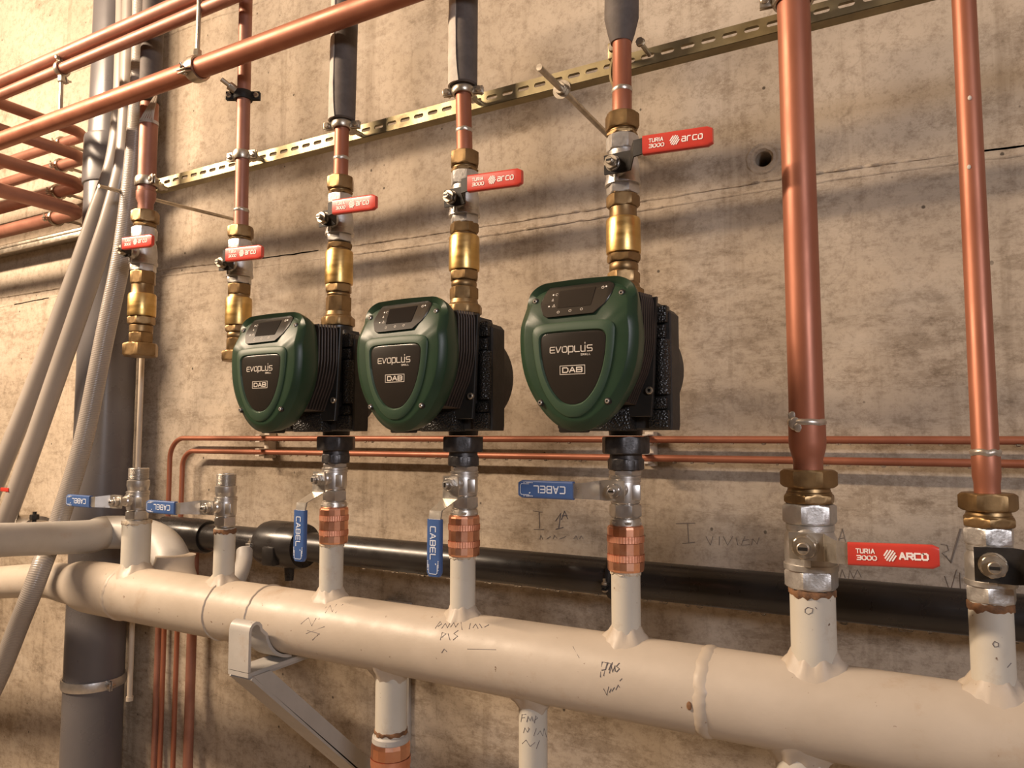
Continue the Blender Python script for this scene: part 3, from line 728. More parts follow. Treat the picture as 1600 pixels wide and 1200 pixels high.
# ------------------------------------------------------------------ risers with valves
WH = {'2': ('above the leftmost pump', 'leftmost pump'), '3': ('above the middle pump', 'middle pump'), '4': ('above the rightmost pump', 'rightmost pump')}
CHK = {'4': [.283, .268, .255, .2127, .2025, .1915, .177, .1592], '3': [.281, .267, .264, .217, .204, .195, .178, .1592], '2': [.282, .274, .271, .221, .209, .203, .180, .1592],
       '1b': [.2425, .226, .221, .1757, .165, .155, .135, .1185], '1a': [.2905, .268, .251, .21, .196, .181, .163, .139]}
VZ = {'4': .3115, '3': .3075, '2': .312, '1b': .2714, '1a': .322}
RX = {'1a': -1.194, '1b': -.945, '2': -.7335, '3': -.5150, '4': -.2925}
for k in ('2', '3', '4'):
    a, b_ = WH[k]
    red_valve(RX[k], VZ[k], 'grey ball valve with red lever grip, %s' % a)
    comp_nut(RX[k], VZ[k]+.070, VZ[k]+.051, .036, 'tarnished brass compression nut on the red-handled valve %s' % a, VZ[k]+.0432, .032)
    check_valve(RX[k], CHK[k], 'brass check valve between red-handled valve and %s' % b_)
red_valve(RX['1b'], VZ['1b'], 'grey ball valve with red grip, second from left, left of the pumps', hand=dict(g1=.122))
comp_nut(RX['1b'], VZ['1b']+.066, VZ['1b']+.048, .036, 'tarnished brass nut on the second red-handled valve from the left', VZ['1b']+.0432, .032)
check_valve(RX['1b'], CHK['1b'], 'brass check valve half hidden behind the leftmost pump', flange=False)
red_valve(RX['1a'], VZ['1a'], 'grey ball valve with short-looking red grip, leftmost of all the red ones', 1.12, hand=dict(g0=.040, g1=.117))
comp_nut(RX['1a'], .4006, .3796, .041, 'tarnished brass nut on the leftmost red-handled valve', .3705, .037)
check_valve(RX['1a'], CHK['1a'], 'brass check valve hanging open-ended above the leftmost blue-handled valve', 1.14, flange=False)
# copper above
def zt(k, x, y): return P(x, y, YR).z
copper_riser(RX['4'], VZ['4']+.068, RX['4']+.001, .478, .0113, 'short bright copper pipe above the rightmost pump with burnt solder joint', .4115, .0117)
copper_riser(RX['3'], VZ['3']+.068, RX['3']-.003, .475, .0106, 'short copper pipe above the middle pump below a dark sleeve', .409, .0108)
copper_riser(RX['2'], VZ['2']+.063, RX['2']+.001, .475, .0106, 'short copper pipe above the leftmost pump below a dark sleeve', .411, .0108)
copper_riser(RX['1b'], VZ['1b']+.064, -.9492, .90, .0106, 'long thin copper riser passing behind the big sloping copper pipe', .365, .0116, m=M_COPD)
copper_riser(RX['1a'], .399, -1.193, .64, .0155, 'leftmost copper riser with taped joint under the big copper pipe', None, m=M_COPD,
             extra=[(.399, .0130), (.415, .0130), (.424, .0165), (.436, .0168), (.4375, .0155), (.64, .0155)])
sleeve(RX['4'], .470, RX['4']+.004, .66, .0205, 'dark insulation sleeve tapering onto the copper pipe above the rightmost pump', True)
sleeve(RX['3']-.003, .470, RX['3']-.002, .72, .0192, 'dark insulation sleeve with long pale split above the middle pump', strip=(PI*1.08, PI*1.50))
sleeve(RX['2']+.001, .468, RX['2']+.006, .80, .0192, 'dark insulation sleeve with torn pale edge above the leftmost pump', strip=(PI*1.08, PI*1.47))
sleeve(-1.193, .60, -1.19, 1.0, .0185, 'grey insulated pipe top hidden behind the big sloping copper pipe')
# tape on leftmost riser
bm = new(); tube(bm, [(-1.193, YR, .560), (-1.193, YR, .566)], .0164, 24)
for i in range(7):
    a = .2+.25*i; tube(bm, smooth_path([(-1.193+.0165*math.cos(a), YR-.0165*abs(math.sin(a)), .563), (-1.193+.024+.002*i, YR-.012, .580+.004*i), (-1.193+.026, YR-.010, .556+.003*i)], 4), .0012, 6)
single(bm, 'tape_scrap', M_TAPE, 'scrap of pale torn tape on the leftmost copper riser', 'tape')

# blue-handled side
BX = {'4': -.2938, '3': -.5132, '2': -.7352}
for k, lab, ang in (('4', 'blue-gripped ball valve with lever pointing left, below the rightmost pump', PI), ('3', 'blue-gripped ball valve with lever hanging down, below the middle pump', PI/2), ('2', 'blue-gripped ball valve with lever hanging down, below the leftmost pump', PI/2)):
    blue_valve(BX[k], -.0612, lab, ang, yg=-.055 if k == '4' else -.065)
    # adapter + copper press coupling
    t = thing('press_coupling', 'shiny copper press coupling between blue-gripped valve and stub under the %s pump' % {'4': 'rightmost', '3': 'middle', '2': 'leftmost'}[k], 'pipe fitting', (BX[k], YR, -.154))
    r = .0208 if k == '4' else .0203; H = .0515
    bm = new(); lathe(bm, [(0, r*.86), (.0008, r*.97), (.003, r), (.0115, r), (.0118, r*.985), (.0205, r*.985), (.0208, r), (.0325, r), (.0328, r*.985), (.0405, r*.985), (.0408, r), (.0485, r), (.0508, r*.96), (H, r*.84)], n=16)
    finish(bm, 'coupling_body', M_COPB, t, 12)
    for z0 in (.0122, .0332):
        bm = new(); n = 90
        rings(bm, [[Vector(((r*1.003+(.0004 if kk % 2 else 0))*math.cos(2*PI*kk/n), (r*1.003+(.0004 if kk % 2 else 0))*math.sin(2*PI*kk/n), z)) for kk in range(n)] for z in (z0, z0+.0072)], cap=False)
        finish(bm, 'ribbed_band', M_COPR, t)
    bm = new(); pr = [(H-.001, .0165), (H+.001, .0182), (H+.006, .0176), (H+.0075, .0172), (H+.0085, .0158)]; lathe(bm, pr, n=32)
    hexa(bm, H+.001, H+.0055, .034); finish(bm, 'threaded_adapter', M_SOLD, t)
blue_valve(XS['1a'], -.112, 'loose blue-gripped valve with open thread, leftmost of the two, on a wide stub', PI, True, 1.03, yg=-.058, yst=-.046)
blue_valve(XS['1b'], -.112, 'loose blue-gripped valve with open thread on the second stub from the left', PI, True, .95, yg=-.060)
# bottom left coupling under manifold
t = thing('press_coupling', 'shiny copper press coupling under the manifold at the bottom edge', 'pipe fitting', (-.628, YR, -.50)); H = .093; r = .0262
bm = new(); lathe(bm, [(0, r), (.02, r), (.0205, r*.985), (.035, r*.985), (.0355, r), (.062, r), (.0625, r*.985), (.074, r*.985), (.0745, r), (.088, r), (H, r*.95), (H, r*.85)], n=16); finish(bm, 'coupling_body', M_COPB, t, 12)
bm = new(); n = 90; rings(bm, [[Vector(((r*1.002+(.0004 if kk % 2 else 0))*math.cos(2*PI*kk/n), (r*1.002+(.0004 if kk % 2 else 0))*math.sin(2*PI*kk/n), z)) for kk in range(n)] for z in (.063, .0735)], cap=False); finish(bm, 'ribbed_band', M_COPR, t)
bm = new(); lathe(bm, [(H-.001, .024), (H+.001, .0252), (H+.007, .0245), (H+.009, .0222)], n=40); finish(bm, 'steel_collar', M_GREYW, t)

# big right risers
def bigc(x0, z0, x1, z1, prof, label, jz, jr):
    return copper_riser(x0, z0, x1, z1, .0172, label, jz, jr, extra=prof)
bigc(-.0965, -.036, -.0985, .62, [(-.036, .0144), (-.0245, .0144), (-.019, .0160), (-.012, .0177), (-.007, .0181), (.0135, .0181), (.0145, .0172), (.62, .0165)], 'thickest vertical copper pipe, right of the pumps', .0138, .0182)
bigc(.0565, -.054, .0555, .60, [(-.054, .0106), (-.044, .0106), (-.038, .0116), (-.016, .0118), (-.0145, .0112), (.2, .0107), (.60, .0099)], 'vertical copper pipe with greenish drops near the right edge', -.0152, .0119)
# solder smear and drops
bm = new()
f = on_stub(-.0965, .0182)
for (x, y, s) in ((1238, 650, .006), (1242, 662, .0085), (1247, 668, .006)):
    p = f(x, y); bmesh.ops.create_uvsphere(bm, u_segments=16, v_segments=10, radius=s*.9, matrix=Matrix.Translation(p) @ Matrix.Diagonal((.8, .18, .9, 1)))
single(bm, 'solder_smear', M_SOLD, 'grey solder smear on the joint of the thickest copper pipe', 'solder')
f2 = on_stub(.056, .0105)
for (x, y) in ((1515, 153), (1514, 261)):
    p = f2(x, y); bm = new(); bmesh.ops.create_uvsphere(bm, u_segments=12, v_segments=8, radius=.0021, matrix=Matrix.Translation(p) @ Matrix.Diagonal((.8, .5, 1.1, 1)))
    single(bm, 'water_drop', M_CLIP, '%s pale drop on the rightmost copper pipe' % ('upper' if y < 200 else 'lower'), 'drop')
red_valve(-.0965, -.107, 'large grey ball valve with clear red grip, below the thickest copper pipe', 1, True, dict(g0=.0395, g1=.1115, gh=.0207, yg=-.065, sc=1.35, style='cap', tilt=.035, wid=.0205), lever_m=M_STEEL)
comp_nut(-.0965, -.0345, -.0525, .0475, 'large brass nut with bright ring below the thickest copper pipe', -.0690, .0445)
red_valve(.056, -.1135, 'large grey ball valve with black lever cut off by the right edge', .80, True, dict(g0=.052, g1=.124, gh=.0207, yg=-.062, sc=1.25, style='cap', tilt=-.03, wid=.024), lever_m=M_BLKM)
comp_nut(.0565, -.0525, -.0685, .0415, 'brass nut of the fitting at the right edge of the photo', -.0832, .0395)

# ------------------------------------------------------------------ pumps
def pump(label):
    t = thing('circulation_pump', label, 'pump', (0, YR, 0), 'green and black circulation pumps in a row')
    cz = .084
    half = [(.034, .1600), (.041, .1594), (.0495, .1562), (.0565, .1505), (.0602, .1420), (.0620, .131), (.0636, .118), (.0650, .105), (.0648, .092), (.0634, .078), (.0600, .063), (.0540, .048), (.0455, .034), (.0352, .0210), (.0235, .0110), (.0120, .0056), (0, .0040)]
    pts = half+[(-x, z) for x, z in half[-2::-1]]+[(-.017, .1606), (0, .1608), (.017, .1606)]
    # resample smoothly
    c3 = [Vector((x, 0, z)) for x, z in pts]; out = []
    N = len(c3)
    for i in range(N):
        p0, p1, p2, p3 = c3[i-1], c3[i], c3[(i+1) % N], c3[(i+2) % N]
        for j in range(3):
            s = j/3; out.append(.5*((2*p1)+(p2-p0)*s+(2*p0-5*p1+4*p2-p3)*s*s+(3*p1-p0-3*p2+p3)*s**3))
    def front(z): return -.1370 if z < .116 else -.1370+.0195*(z-.116)/.044
    def ring(s, fy, dz=0):
        r = []
        for p in out:
            x = p.x*s; z = cz+(p.z-cz)*s; r.append(Vector((x, fy(z), z)))
        return r
    rs = [ring(.86, lambda z: -.094), ring(.93, lambda z: -.100), ring(.975, lambda z: -.110), ring(1.0, lambda z: min(-.120, front(z)+.008)), ring(.995, lambda z: min(-.1225, front(z)+.006)),
          ring(.91, lambda z: front(z)+.0022), ring(.885, lambda z: front(z)+.0006), ring(.86, front), ring(.6, front), ring(.3, front), ring(.02, front)]
    bm = new(); rings(bm, rs, True); cover = finish(bm, 'front_cover', M_GRN, t, 50)
    shp = lambda L: [(x, z) for x, z in L]+[(-x, z) for x, z in L[::-1] if x > 0]
    def smooth2(L, k=4):
        N = len(L); r = []
        for i in range(N):
            p0, p1, p2, p3 = [Vector(L[(i+d) % N]) for d in (-1, 0, 1, 2)]
            for j in range(k):
                s = j/k; q = .5*((2*p1)+(p2-p0)*s+(2*p0-5*p1+4*p2-p3)*s*s+(3*p1-p0-3*p2+p3)*s**3); r.append((q.x, q.y))
        return r
    outer = smooth2([(.020, .1142), (.036, .1132), (.0425, .1085), (.0432, .100), (.0415, .082), (.0375, .062), (.030, .043), (.019, .0275), (.008, .0195), (0, .0182)]+[(-x, z) for x, z in [(.008, .0195), (.019, .0275), (.030, .043), (.0375, .062), (.0415, .082), (.0432, .100), (.0425, .1085), (.036, .1132), (.020, .1142)]])
    inner = smooth2([(.018, .1040), (.029, .1032), (.0335, .0995), (.0340, .093), (.0325, .078), (.0285, .061), (.0215, .0455), (.012, .0345), (.004, .0312), (0, .0308)]+[(-x, z) for x, z in [(.004, .0312), (.012, .0345), (.0215, .0455), (.0285, .061), (.0325, .078), (.0340, .093), (.0335, .0995), (.029, .1032), (.018, .1040)]])
    bm = new(); n = len(outer)
    def o3(L, y, s=1): return [Vector((x*s, y, .07+(z-.07)*s)) for x, z in L]
    m2 = len(inner)
    # raised ring (outer to inner share point counts by resampling the inner outline by angle)
    def by_angle(L, N=96):
        A = []
        for i in range(N):
            a = 2*PI*i/N; d = Vector((math.cos(a), math.sin(a))); best = None
            for p, q in zip(L, L[1:]+L[:1]):
                p = Vector(p)-Vector((0, .072)); q = Vector(q)-Vector((0, .072)); e = q-p; den = d.x*e.y-d.y*e.x
                if abs(den) < 1e-12: continue
                s = (p.x*e.y-p.y*e.x)/den; u_ = (p.x*d.y-p.y*d.x)/den
                if s > 0 and -1e-6 <= u_ <= 1+1e-6: best = s if best is None else max(best, s)
            A.append((d.x*best, .072+d.y*best))
        return A
    A, B = [(x*1.04, z) for x, z in by_angle(outer)], [(x*1.05, z) for x, z in by_angle(inner)]
    def L3(L, y, g=0): return [Vector((x-g*x/max(1e-6, math.hypot(x, z-.072)), y, z-g*(z-.072)/max(1e-6, math.hypot(x, z-.072)))) for x, z in L]
    rings(bm, [L3(A, -.134), L3(A, -.1380), L3(A, -.1392, .0015), L3(B, -.1398, -.0016), L3(B, -.1380, 0), L3(B, -.134)], False)
    finish(bm, 'shield_frame', M_GRN2, t, 40)
    bm = new(); rings(bm, [L3(B, -.1345), L3(B, -.1383, .0003), L3(B, -.1386, .0012)], True); pan = finish(bm, 'badge_panel', M_PANEL, t, 30)
    bm = new(); tt = .00025; MM = T(0, -.1386, 0)
    x = letters(bm, 'EVOPLuS', -.0245, .0835, .0052, .0058, .0016, .0009, tt, MM)
    letters(bm, 'SMALL', .0095, .0795, .0014, .0018, .0008, .00035, tt, MM)
    letters(bm, 'DAB', -.0105, .0632, .0058, .0046, .0018, .0011, tt, MM)
    ribbon(bm, [[(-.0135, .0612), (.0135, .0612), (.0135, .0698), (-.0135, .0698), (-.0135, .0612)]], .0006, tt, MM)
    finish(bm, 'badge_lettering', M_CLIP, pan, smooth=False)
    # control panel on the tilted brow
    pl = [(-.033, .1545), (.033, .1555), (.038, .1525), (.0392, .149), (.0375, .141), (.032, .131), (.0215, .1215), (-.030, .1205), (-.0345, .1235), (-.0395, .133), (-.0405, .138), (-.036, .151)]
    bm = new(); c = (0, .138)
    def pf(z, e): return front(z)-e
    rings(bm, [[Vector((x, pf(z, -.004), z)) for x, z in pl], [Vector((x, pf(z, .0004), z)) for x, z in pl], [Vector((x*.98, pf(z, .0010), c[1]+(z-c[1])*.97)) for x, z in pl]])
    cp = finish(bm, 'control_panel', M_PANEL, t, 25)
    slope = math.atan(.0195/.044)
    MP = T(0, front(.138)-.0010, .138) @ Matrix.Rotation(-slope, 4, 'X')
    bm = new(); prism(bm, [(-.0205, .0125), (.0195, .0135), (.0175, -.0075), (.0165, -.0085), (-.0195, -.0085)], -.0004, 0, 0, MP); finish(bm, 'display', M_SCREEN, cp)
    bm = new()
    for x, z in ((-.027, .0085), (-.0295, -.0055), (.031, .0125)):
        lathe(bm, [(0, .0009), (.0003, .0009)], MP @ T(x, 0, z) @ AXY, 12)
    finish(bm, 'indicator_dot', M_WHITE, cp)
    bm = new()
    circ = lambda cx, cz_, r, a0=0, a1=2*PI: [(cx+r*math.cos(a0+(a1-a0)*i/12), cz_+r*math.sin(a0+(a1-a0)*i/12)) for i in range(13)]
    ribbon(bm, [circ(-.0175, -.0135, .0013), circ(-.0045, -.0128, .0013), circ(.008, -.0122, .0013), circ(-.023, .0085, .0013, .5, 5.2), circ(.0275, .0118, .0014), [(.0275, .0118), (.0275, .0135)],
                [(-.0265, .0035), (-.0275, .001), (-.0255, .001), (-.0265, .0035)], [(-.0255, -.0065), (-.0225, -.0065), (-.024, -.0035), (-.0255, -.0065)]], .00038, .0003, MP)
    finish(bm, 'panel_symbols', M_CLIP, cp, smooth=False)
    for x, z in ((-.0475, .1405), (.0480, .1410), (-.0365, .0335), (.0365, .0335)):
        y = front(z)-.0004
        bm = new(); A_ = T(x, y, z) @ AXY
        lathe(bm, [(-.004, .0036), (-.0006, .0036), (.0, .0032)], A_, 20); sc = finish(bm, 'screw_recess', M_BLK, t)
        bm = new(); lathe(bm, [(-.001, .0023), (.0012, .0023), (.0018, .0017), (.0018, .0010), (.0008, .0009)], A_, 16, False); finish(bm, 'screw', M_CHR, sc)
    for ch in t.children: ch.location.x = -.0045
    cover.location.x = -.0028
    # heat sink fins
    fo = [(.053, .1485), (.0552, .140), (.0556, .100), (.0535, .085), (.048, .065), (.041, .050), (.036, .038), (.034, .033)]
    fo = [(x, z) for x, z in fo]+[(-x, z) for x, z in fo[::-1]]
    for i in range(7):
        y = -.094+.0052*i; s_ = .97+.006*i
        bm = new(); prism(bm, [(x*s_, .095+(z-.095)*s_) for x, z in fo[::-1]], y, y+.0020, .0006); finish(bm, 'cooling_fin', M_FIN, t, 25)
    bm = new(); prism(bm, [(x*.87, .095+(z-.095)*.9) for x, z in fo[::-1]], -.095, -.052); 
    prism(bm, [(-.050, .020), (.050, .020), (.053, .055), (.0575, .1475), (-.0575, .1475), (-.053, .055)], -.0585, -.0530, .001)
    lathe(bm, [(.03, .047), (.056, .047)], T(0, 0, .078) @ AXY, 40)
    box(bm, (-.02, -.100, .012), (.030, .016, .018), .002)
    finish(bm, 'motor_housing', M_BLK, t)
    for x, z in ((.049, .0475), (-.049, .0475), (.046, .112)):
        bm = new(); A_ = T(x, -.0585, z) @ AXY; lathe(bm, [(0, .0040), (.0035, .0040), (.0042, .0034), (.0042, .0019), (.002, .0018)], A_, 18, False); finish(bm, 'housing_bolt', M_GALV, t)
    # moulded insulation shell
    sh = [(-.066, .006), (.066, .006), (.067, .012), (.067, .132), (.062, .1375), (.050, .1415), (.0485, .1465), (-.0485, .1465), (-.050, .1415), (-.062, .1375), (-.067, .132), (-.067, .012)]
    bm = new(); prism(bm, sh, -.040, -.010, .002)
    lathe(bm, [(.018, .064), (-.014, .0655), (-.019, .064), (-.027, .052), (-.030, .030)], T(0, 0, .074) @ AXY, 56)
    shell = finish(bm, 'insulation_shell', M_EPPM, t, 30)
    for sx in (-1, 1):
        bm = new(); box(bm, (sx*.054, -.040, .1305), (.021, .014, .019), .002); box(bm, (sx*.055, -.040, .1115), (.015, .011, .015), .002)
        box(bm, (sx*.054, -.040, .0175), (.022, .014, .020), .002); box(bm, (sx*.055, -.040, .0345), (.016, .011, .013), .002)
        tube(bm, [(sx*.0575, -.040, .044), (sx*.0575, -.040, .103)], .0085, 20)
        finish(bm, 'dimpled_corner', M_EPP, shell, 30)
    bm = new(); box(bm, (0, -.046, .018), (.054, .026, .026), .002); finish(bm, 'lower_block', M_EPP, t, 30)
    bm = new(); lathe(bm, [(.0, .019), (.02, .021), (.1585, .021), (.159, .018)], n=36); finish(bm, 'pipe_port', M_BLK, t)
    bm = new(); hexa(bm, -.021, -.0012, .051, sides=8, rot=.15); un = finish(bm, 'union_nut', M_CAST, t)
    bm = new(); lathe(bm, [(-.0393, .0185), (-.039, .0195), (-.030, .0198), (-.024, .0185), (-.021, .0185)], n=36); hexa(bm, -.0392, -.0265, .0385, sides=8, rot=.3); finish(bm, 'tail_piece', M_CAST, un)
    return t
p0 = pump('green-fronted black circulation pump, middle of the three'); p0.location.x = -.5150
p1 = copy_tree(p0); p1.location.x = -.7335; p1['label'] = 'green-fronted black circulation pump, leftmost and farthest of the three'
p2 = copy_tree(p0); p2.location.x = -.2925; p2['label'] = 'green-fronted black circulation pump, rightmost and nearest of the three'

# ------------------------------------------------------------------ slotted rail
YRL = .842; z0r, z1r = .4575, .4785
bm = new(); pitch = .0249; xa, xb = -1.232, .42; x = xa; zc = (z0r+z1r)/2+.0005
n = 24
while x < xb:
    cxs = x+pitch/2
    outer_ = []; inner_ = []
    ca = math.atan2((z1r-z0r)/2, pitch/2); angs = [2*PI*i/n+.0001 for i in range(n)]
    for cc in (ca, PI-ca, PI+ca, 2*PI-ca):
        kk = min(range(n), key=lambda j: abs(angs[j]-cc)); angs[kk] = cc
    for t in angs:
        ct, st_ = math.cos(t), math.sin(t)
        k = min((pitch/2)/max(abs(ct), 1e-6), ((z1r-z0r)/2)/max(abs(st_), 1e-6)); outer_.append((cxs+k*ct, YRL, (z0r+z1r)/2+k*st_))
        dx = .0055*(1 if ct > 0 else -1); inner_.append((cxs+dx+.0030*ct, YRL, zc+.0030*st_))
    rings(bm, [outer_, inner_], False)
    # corners of the cell
    for sx in (-1, 1):
        for sz in (-1, 1): pass
    x += pitch
ca = math.atan2((z1r-z0r)/2, pitch/2)
for zf in (z0r, z1r):
    q = [bm.verts.new(v) for v in ((xa, YRL, zf), (x, YRL, zf), (x, YRL+.015, zf), (xa, YRL+.015, zf))]; bm.faces.new(q)
bmesh.ops.remove_doubles(bm, verts=bm.verts, dist=1e-5)
rail = finish(bm, 'slotted_rail', M_ZINC, None, 30, False)
sd = rail.modifiers.new('thickness', 'SOLIDIFY'); sd.thickness = .0022; sd.offset = 0
c = Vector((-.4, YRL, z0r)); rail.data.transform(Matrix.Translation(-c)); rail.location = c
tag(rail, 'long yellow zinc slotted mounting rail crossing behind all the risers', 'rail')
def rod_thing(a, b_, lab, washer=None, r=.0042):
    t = thing('threaded_rod', lab, 'rod', a); d = Vector(b_)-Vector(a); bm = new(); tube(bm, [Vector((0, 0, 0)), d], r, 12); finish(bm, 'rod_shaft', M_GALV, t)
    if washer is not None:
        u_ = d.normalized(); q = Matrix.Translation(u_*(washer)) @ u_.to_track_quat('Z', 'Y').to_matrix().to_4x4()
        bm = new(); hexa(bm, -.008, -.0014, .014, q); lathe(bm, [(-.0014, .0125), (0, .0125)], q, 24); finish(bm, 'nut_and_washer', M_GALV, t)
    return t
rod_thing((-.388, .770, .451), (-.396, YW, .459), 'threaded rod through the rail between middle and right pump risers', .842-.770-.0015)
rod_thing((-1.288, .77, .4545), (-1.296, YW, .475), 'threaded rod reaching the wall behind the leftmost copper riser', None, .0036)

# ------------------------------------------------------------------ clamps on risers
clamp('rusty ring clamp on the leftmost copper riser at the rail start', (-1.193, YR, .4540), .0155, 'Z', .016, -.25, (-1.193, .84, .4545))
clamp('small ring clamp holding the second riser to the rail', (-.9467, YR, .4560), .0106, 'Z', .014, .2, (-.9467, .84, .4640))
clamp('dark ring clamp high on the second riser under the big copper pipe', (-.948, YR, .557), .0108, 'Z', .014, .5, (-.960, .766, .574), M_BLKM)
clamp('ring clamp at the foot of the dark sleeve above the leftmost pump', (-.7325, YR, .4615), .0110, 'Z', .011, .35, (-.7325, .841, .4635))
clamp('ring clamp at the foot of the split sleeve above the middle pump', (-.518, YR, .4635), .0110, 'Z', .010, .3, (-.518, .841, .4655))
clamp('large ring clamp around the thickest copper pipe at the top edge', (-.098, YR, .470), .0172, 'Z', .016, .15, (-.098, .841, .470))
t = thing('pipe_clamp', 'opened ring clamp hanging beside copper pipe above the rightmost pump', 'clamp', (-.3165, .815, .442))
bm = new(); rs = []
for i in range(22):
    a = PI*.42+PI*1.05*i/21; rr = .022
    cx, cz_ = .018+rr*math.cos(a)*.62, rr*1.15*math.sin(a)
    rs.append([Vector((cx, -.006, cz_)), Vector((cx, .006, cz_)), Vector((cx-.0026*math.cos(a), .006, cz_-.0026*math.sin(a))), Vector((cx-.0026*math.cos(a), -.006, cz_-.0026*math.sin(a)))])
rings(bm, rs); box(bm, (.011, 0, .028), (.016, .012, .020), .001); finish(bm, 'band', M_ZINC, t)
for dx, dz in ((.010, .030), (.045, .028)):
    bm = new(); A_ = T(dx, -.006, dz) @ AXY; hexa(bm, 0, .004, .009, A_); lathe(bm, [(-.0325, .003), (0, .003)], A_, 12); lathe(bm, [(-.001, .0055), (0, .0055)], A_, 16); finish(bm, 'bolt', M_GALV, t)

# ------------------------------------------------------------------ big sloping copper pipe and two above it
bm = new(); zf, yf, rf = .5934, .75, .0160
tube(bm, [(-2.4, yf, zf), (-.45, yf, zf)], rf, 40)
single(bm, 'copper_pipe', M_COP, 'big copper pipe crossing the upper left corner in front of the risers', 'pipe')
cx_ = P(299, 108, yf-.01).x
clamp('two-part ring clamp gripping the big copper pipe in the upper left', (cx_, yf, zf), rf, 'X', .020, PI/2+.5, (cx_+.002, yf, .95), M_GALV)
for (r, z, lab) in ((.0121, .7288, 'upper of two thin copper pipes at the top left corner'), (.0104, .7004, 'lower of two thin copper pipes at the top left corner')):
    bm = new(); tube(bm, [(-2.4, .76, z), (-.70, .76, z)], r, 28); single(bm, 'copper_pipe', M_COPD, lab, 'pipe')
cq = P(97, 100, .76)
clamp('small ring clamp on the lower thin copper pipe with a rod hanging down', (cq.x, .76, .7004), .0104, 'X', .010, .3, (cq.x+.002, .76, .611))

# ------------------------------------------------------------------ bank of pipes at the left, elbowing onto the wall
for i, (px, py, r) in enumerate(((136, 211, .0125), (134, 247, .0135), (130, 289, .0150), (126, 331, .0165))):
    c = P(px, py, 1.02); nm = ('topmost', 'second', 'third', 'lowest')[i]
    bm = new(); tube(bm, fillet([(c.x, .80, c.z), (c.x, 1.02, c.z), (-3.4, 1.02, c.z)], .032, 10), r, 28)
    single(bm, 'copper_pipe', M_COPD, 'copper pipe elbowing onto the wall left of the grey drain pipe, %s of four' % nm, 'pipe', 'pipes elbowing onto the wall at left')
    clamp('ring clamp just left of the elbow of the %s wall pipe' % nm, (c.x-.105, 1.02, c.z), r, 'X', .010, PI/2+.3, (c.x-.105, YW, c.z), group='clamps on the wall pipes at left')
c = P(60, 345, 1.04)
for i, (dy, lab) in enumerate(((.0, 'upper thin rail strip'), (.035, 'lower thin rail strip'))): pass
bm = new(); box(bm, (-2.6, 1.050, .507), (1.75, .055, .008), .001); box(bm, (-2.6, 1.026, .500), (1.75, .003, .018), .0005)
single(bm, 'support_rail', M_GALV, 'narrow pale steel rail under the lowest wall pipe at left', 'rail')

# ------------------------------------------------------------------ large grey drain pipe
t = thing('drain_pipe', 'large vertical grey plastic drain pipe at the left', 'pipe', (-1.606, .995, ZF))
def dz(z): return z-ZF
zA = P(150, 205, .94).z; zB = P(140, 283, .94).z
bm = new(); lathe(bm, [(0, .060), (dz(zB)-.002, .060)], n=64); lathe(bm, [(dz(zA)+.002, .0565), (dz(ZC), .0565)], n=64); finish(bm, 'pipe_run', M_GREY, t)
bm = new(); lathe(bm, [(dz(zB)-.002, .060), (dz(zB), .0635), (dz(zB)+.006, .0645), (dz(zA)-.006, .0640), (dz(zA), .0630), (dz(zA)+.002, .0565)], n=64); finish(bm, 'socket_collar', M_GREY, t)
zc = P(150, 1088, .935).z
clamp('shiny metal band clamp around the grey drain pipe near the bottom', (-1.606, .995, zc), .060, 'Z', .020, -.12, m=M_CHRM)
bm = new(); xx = P(218.5, 650, .9).x; tube(bm, [(xx, .90, -.50), (xx, .90, .32)], .0048, 14)
tube(bm, [(xx, .90, -.508), (xx, .90, -.50)], .0065, 14)
single(bm, 'conduit', M_COND, 'thin beige conduit beside the grey drain pipe', 'conduit')

# ------------------------------------------------------------------ hoses
def hose(pts, r, m, lab):
    bm = new(); tube(bm, smooth_path([P(*p) for p in pts], 24), r, 28)
    return single(bm, 'hose', m, lab, 'hose', 'pale hoses hanging at the left', 60)
hose([(190, -160, .91), (196, -20, .91), (194, 90, .905), (190, 180, .90), (178, 260, .89), (152, 335, .885), (128, 405, .88), (95, 495, .875), (59, 590, .87), (19, 690, .865), (-25, 800, .86)], .0188, M_HOSE, 'smooth pale hose, leftmost of the three hanging at left')
hose([(207, -160, .868), (207, -20, .868), (204, 90, .865), (200, 180, .86), (193, 260, .855), (174, 335, .85), (151, 405, .845), (121, 495, .84), (88, 590, .835), (50, 700, .83), (14, 800, .828), (-20, 880, .826)], .0180, M_HOSE, 'smooth pale hose, middle of the three hanging at left')
hose([(226, -160, .842), (222, -20, .842), (220, 90, .838), (215, 175, .832), (206, 280, .828), (190, 400, .825), (165, 520, .822), (130, 690, .815), (93, 812, .80), (80, 846, .782), (66, 882, .750), (48, 930, .735), (30, 975, .735), (-6, 1065, .735), (-50, 1150, .73)], .0168, M_HOSER, 'finely ribbed hose crossing in front of the lower left pipe')
# red tape on the hose
bm = new(); a = P(8, 765, .83-.019); box(bm, a, (.030, .004, .008), .001); 
single(bm, 'red_tag', M_RED, 'small red tag on the hose at the left edge', 'tag')

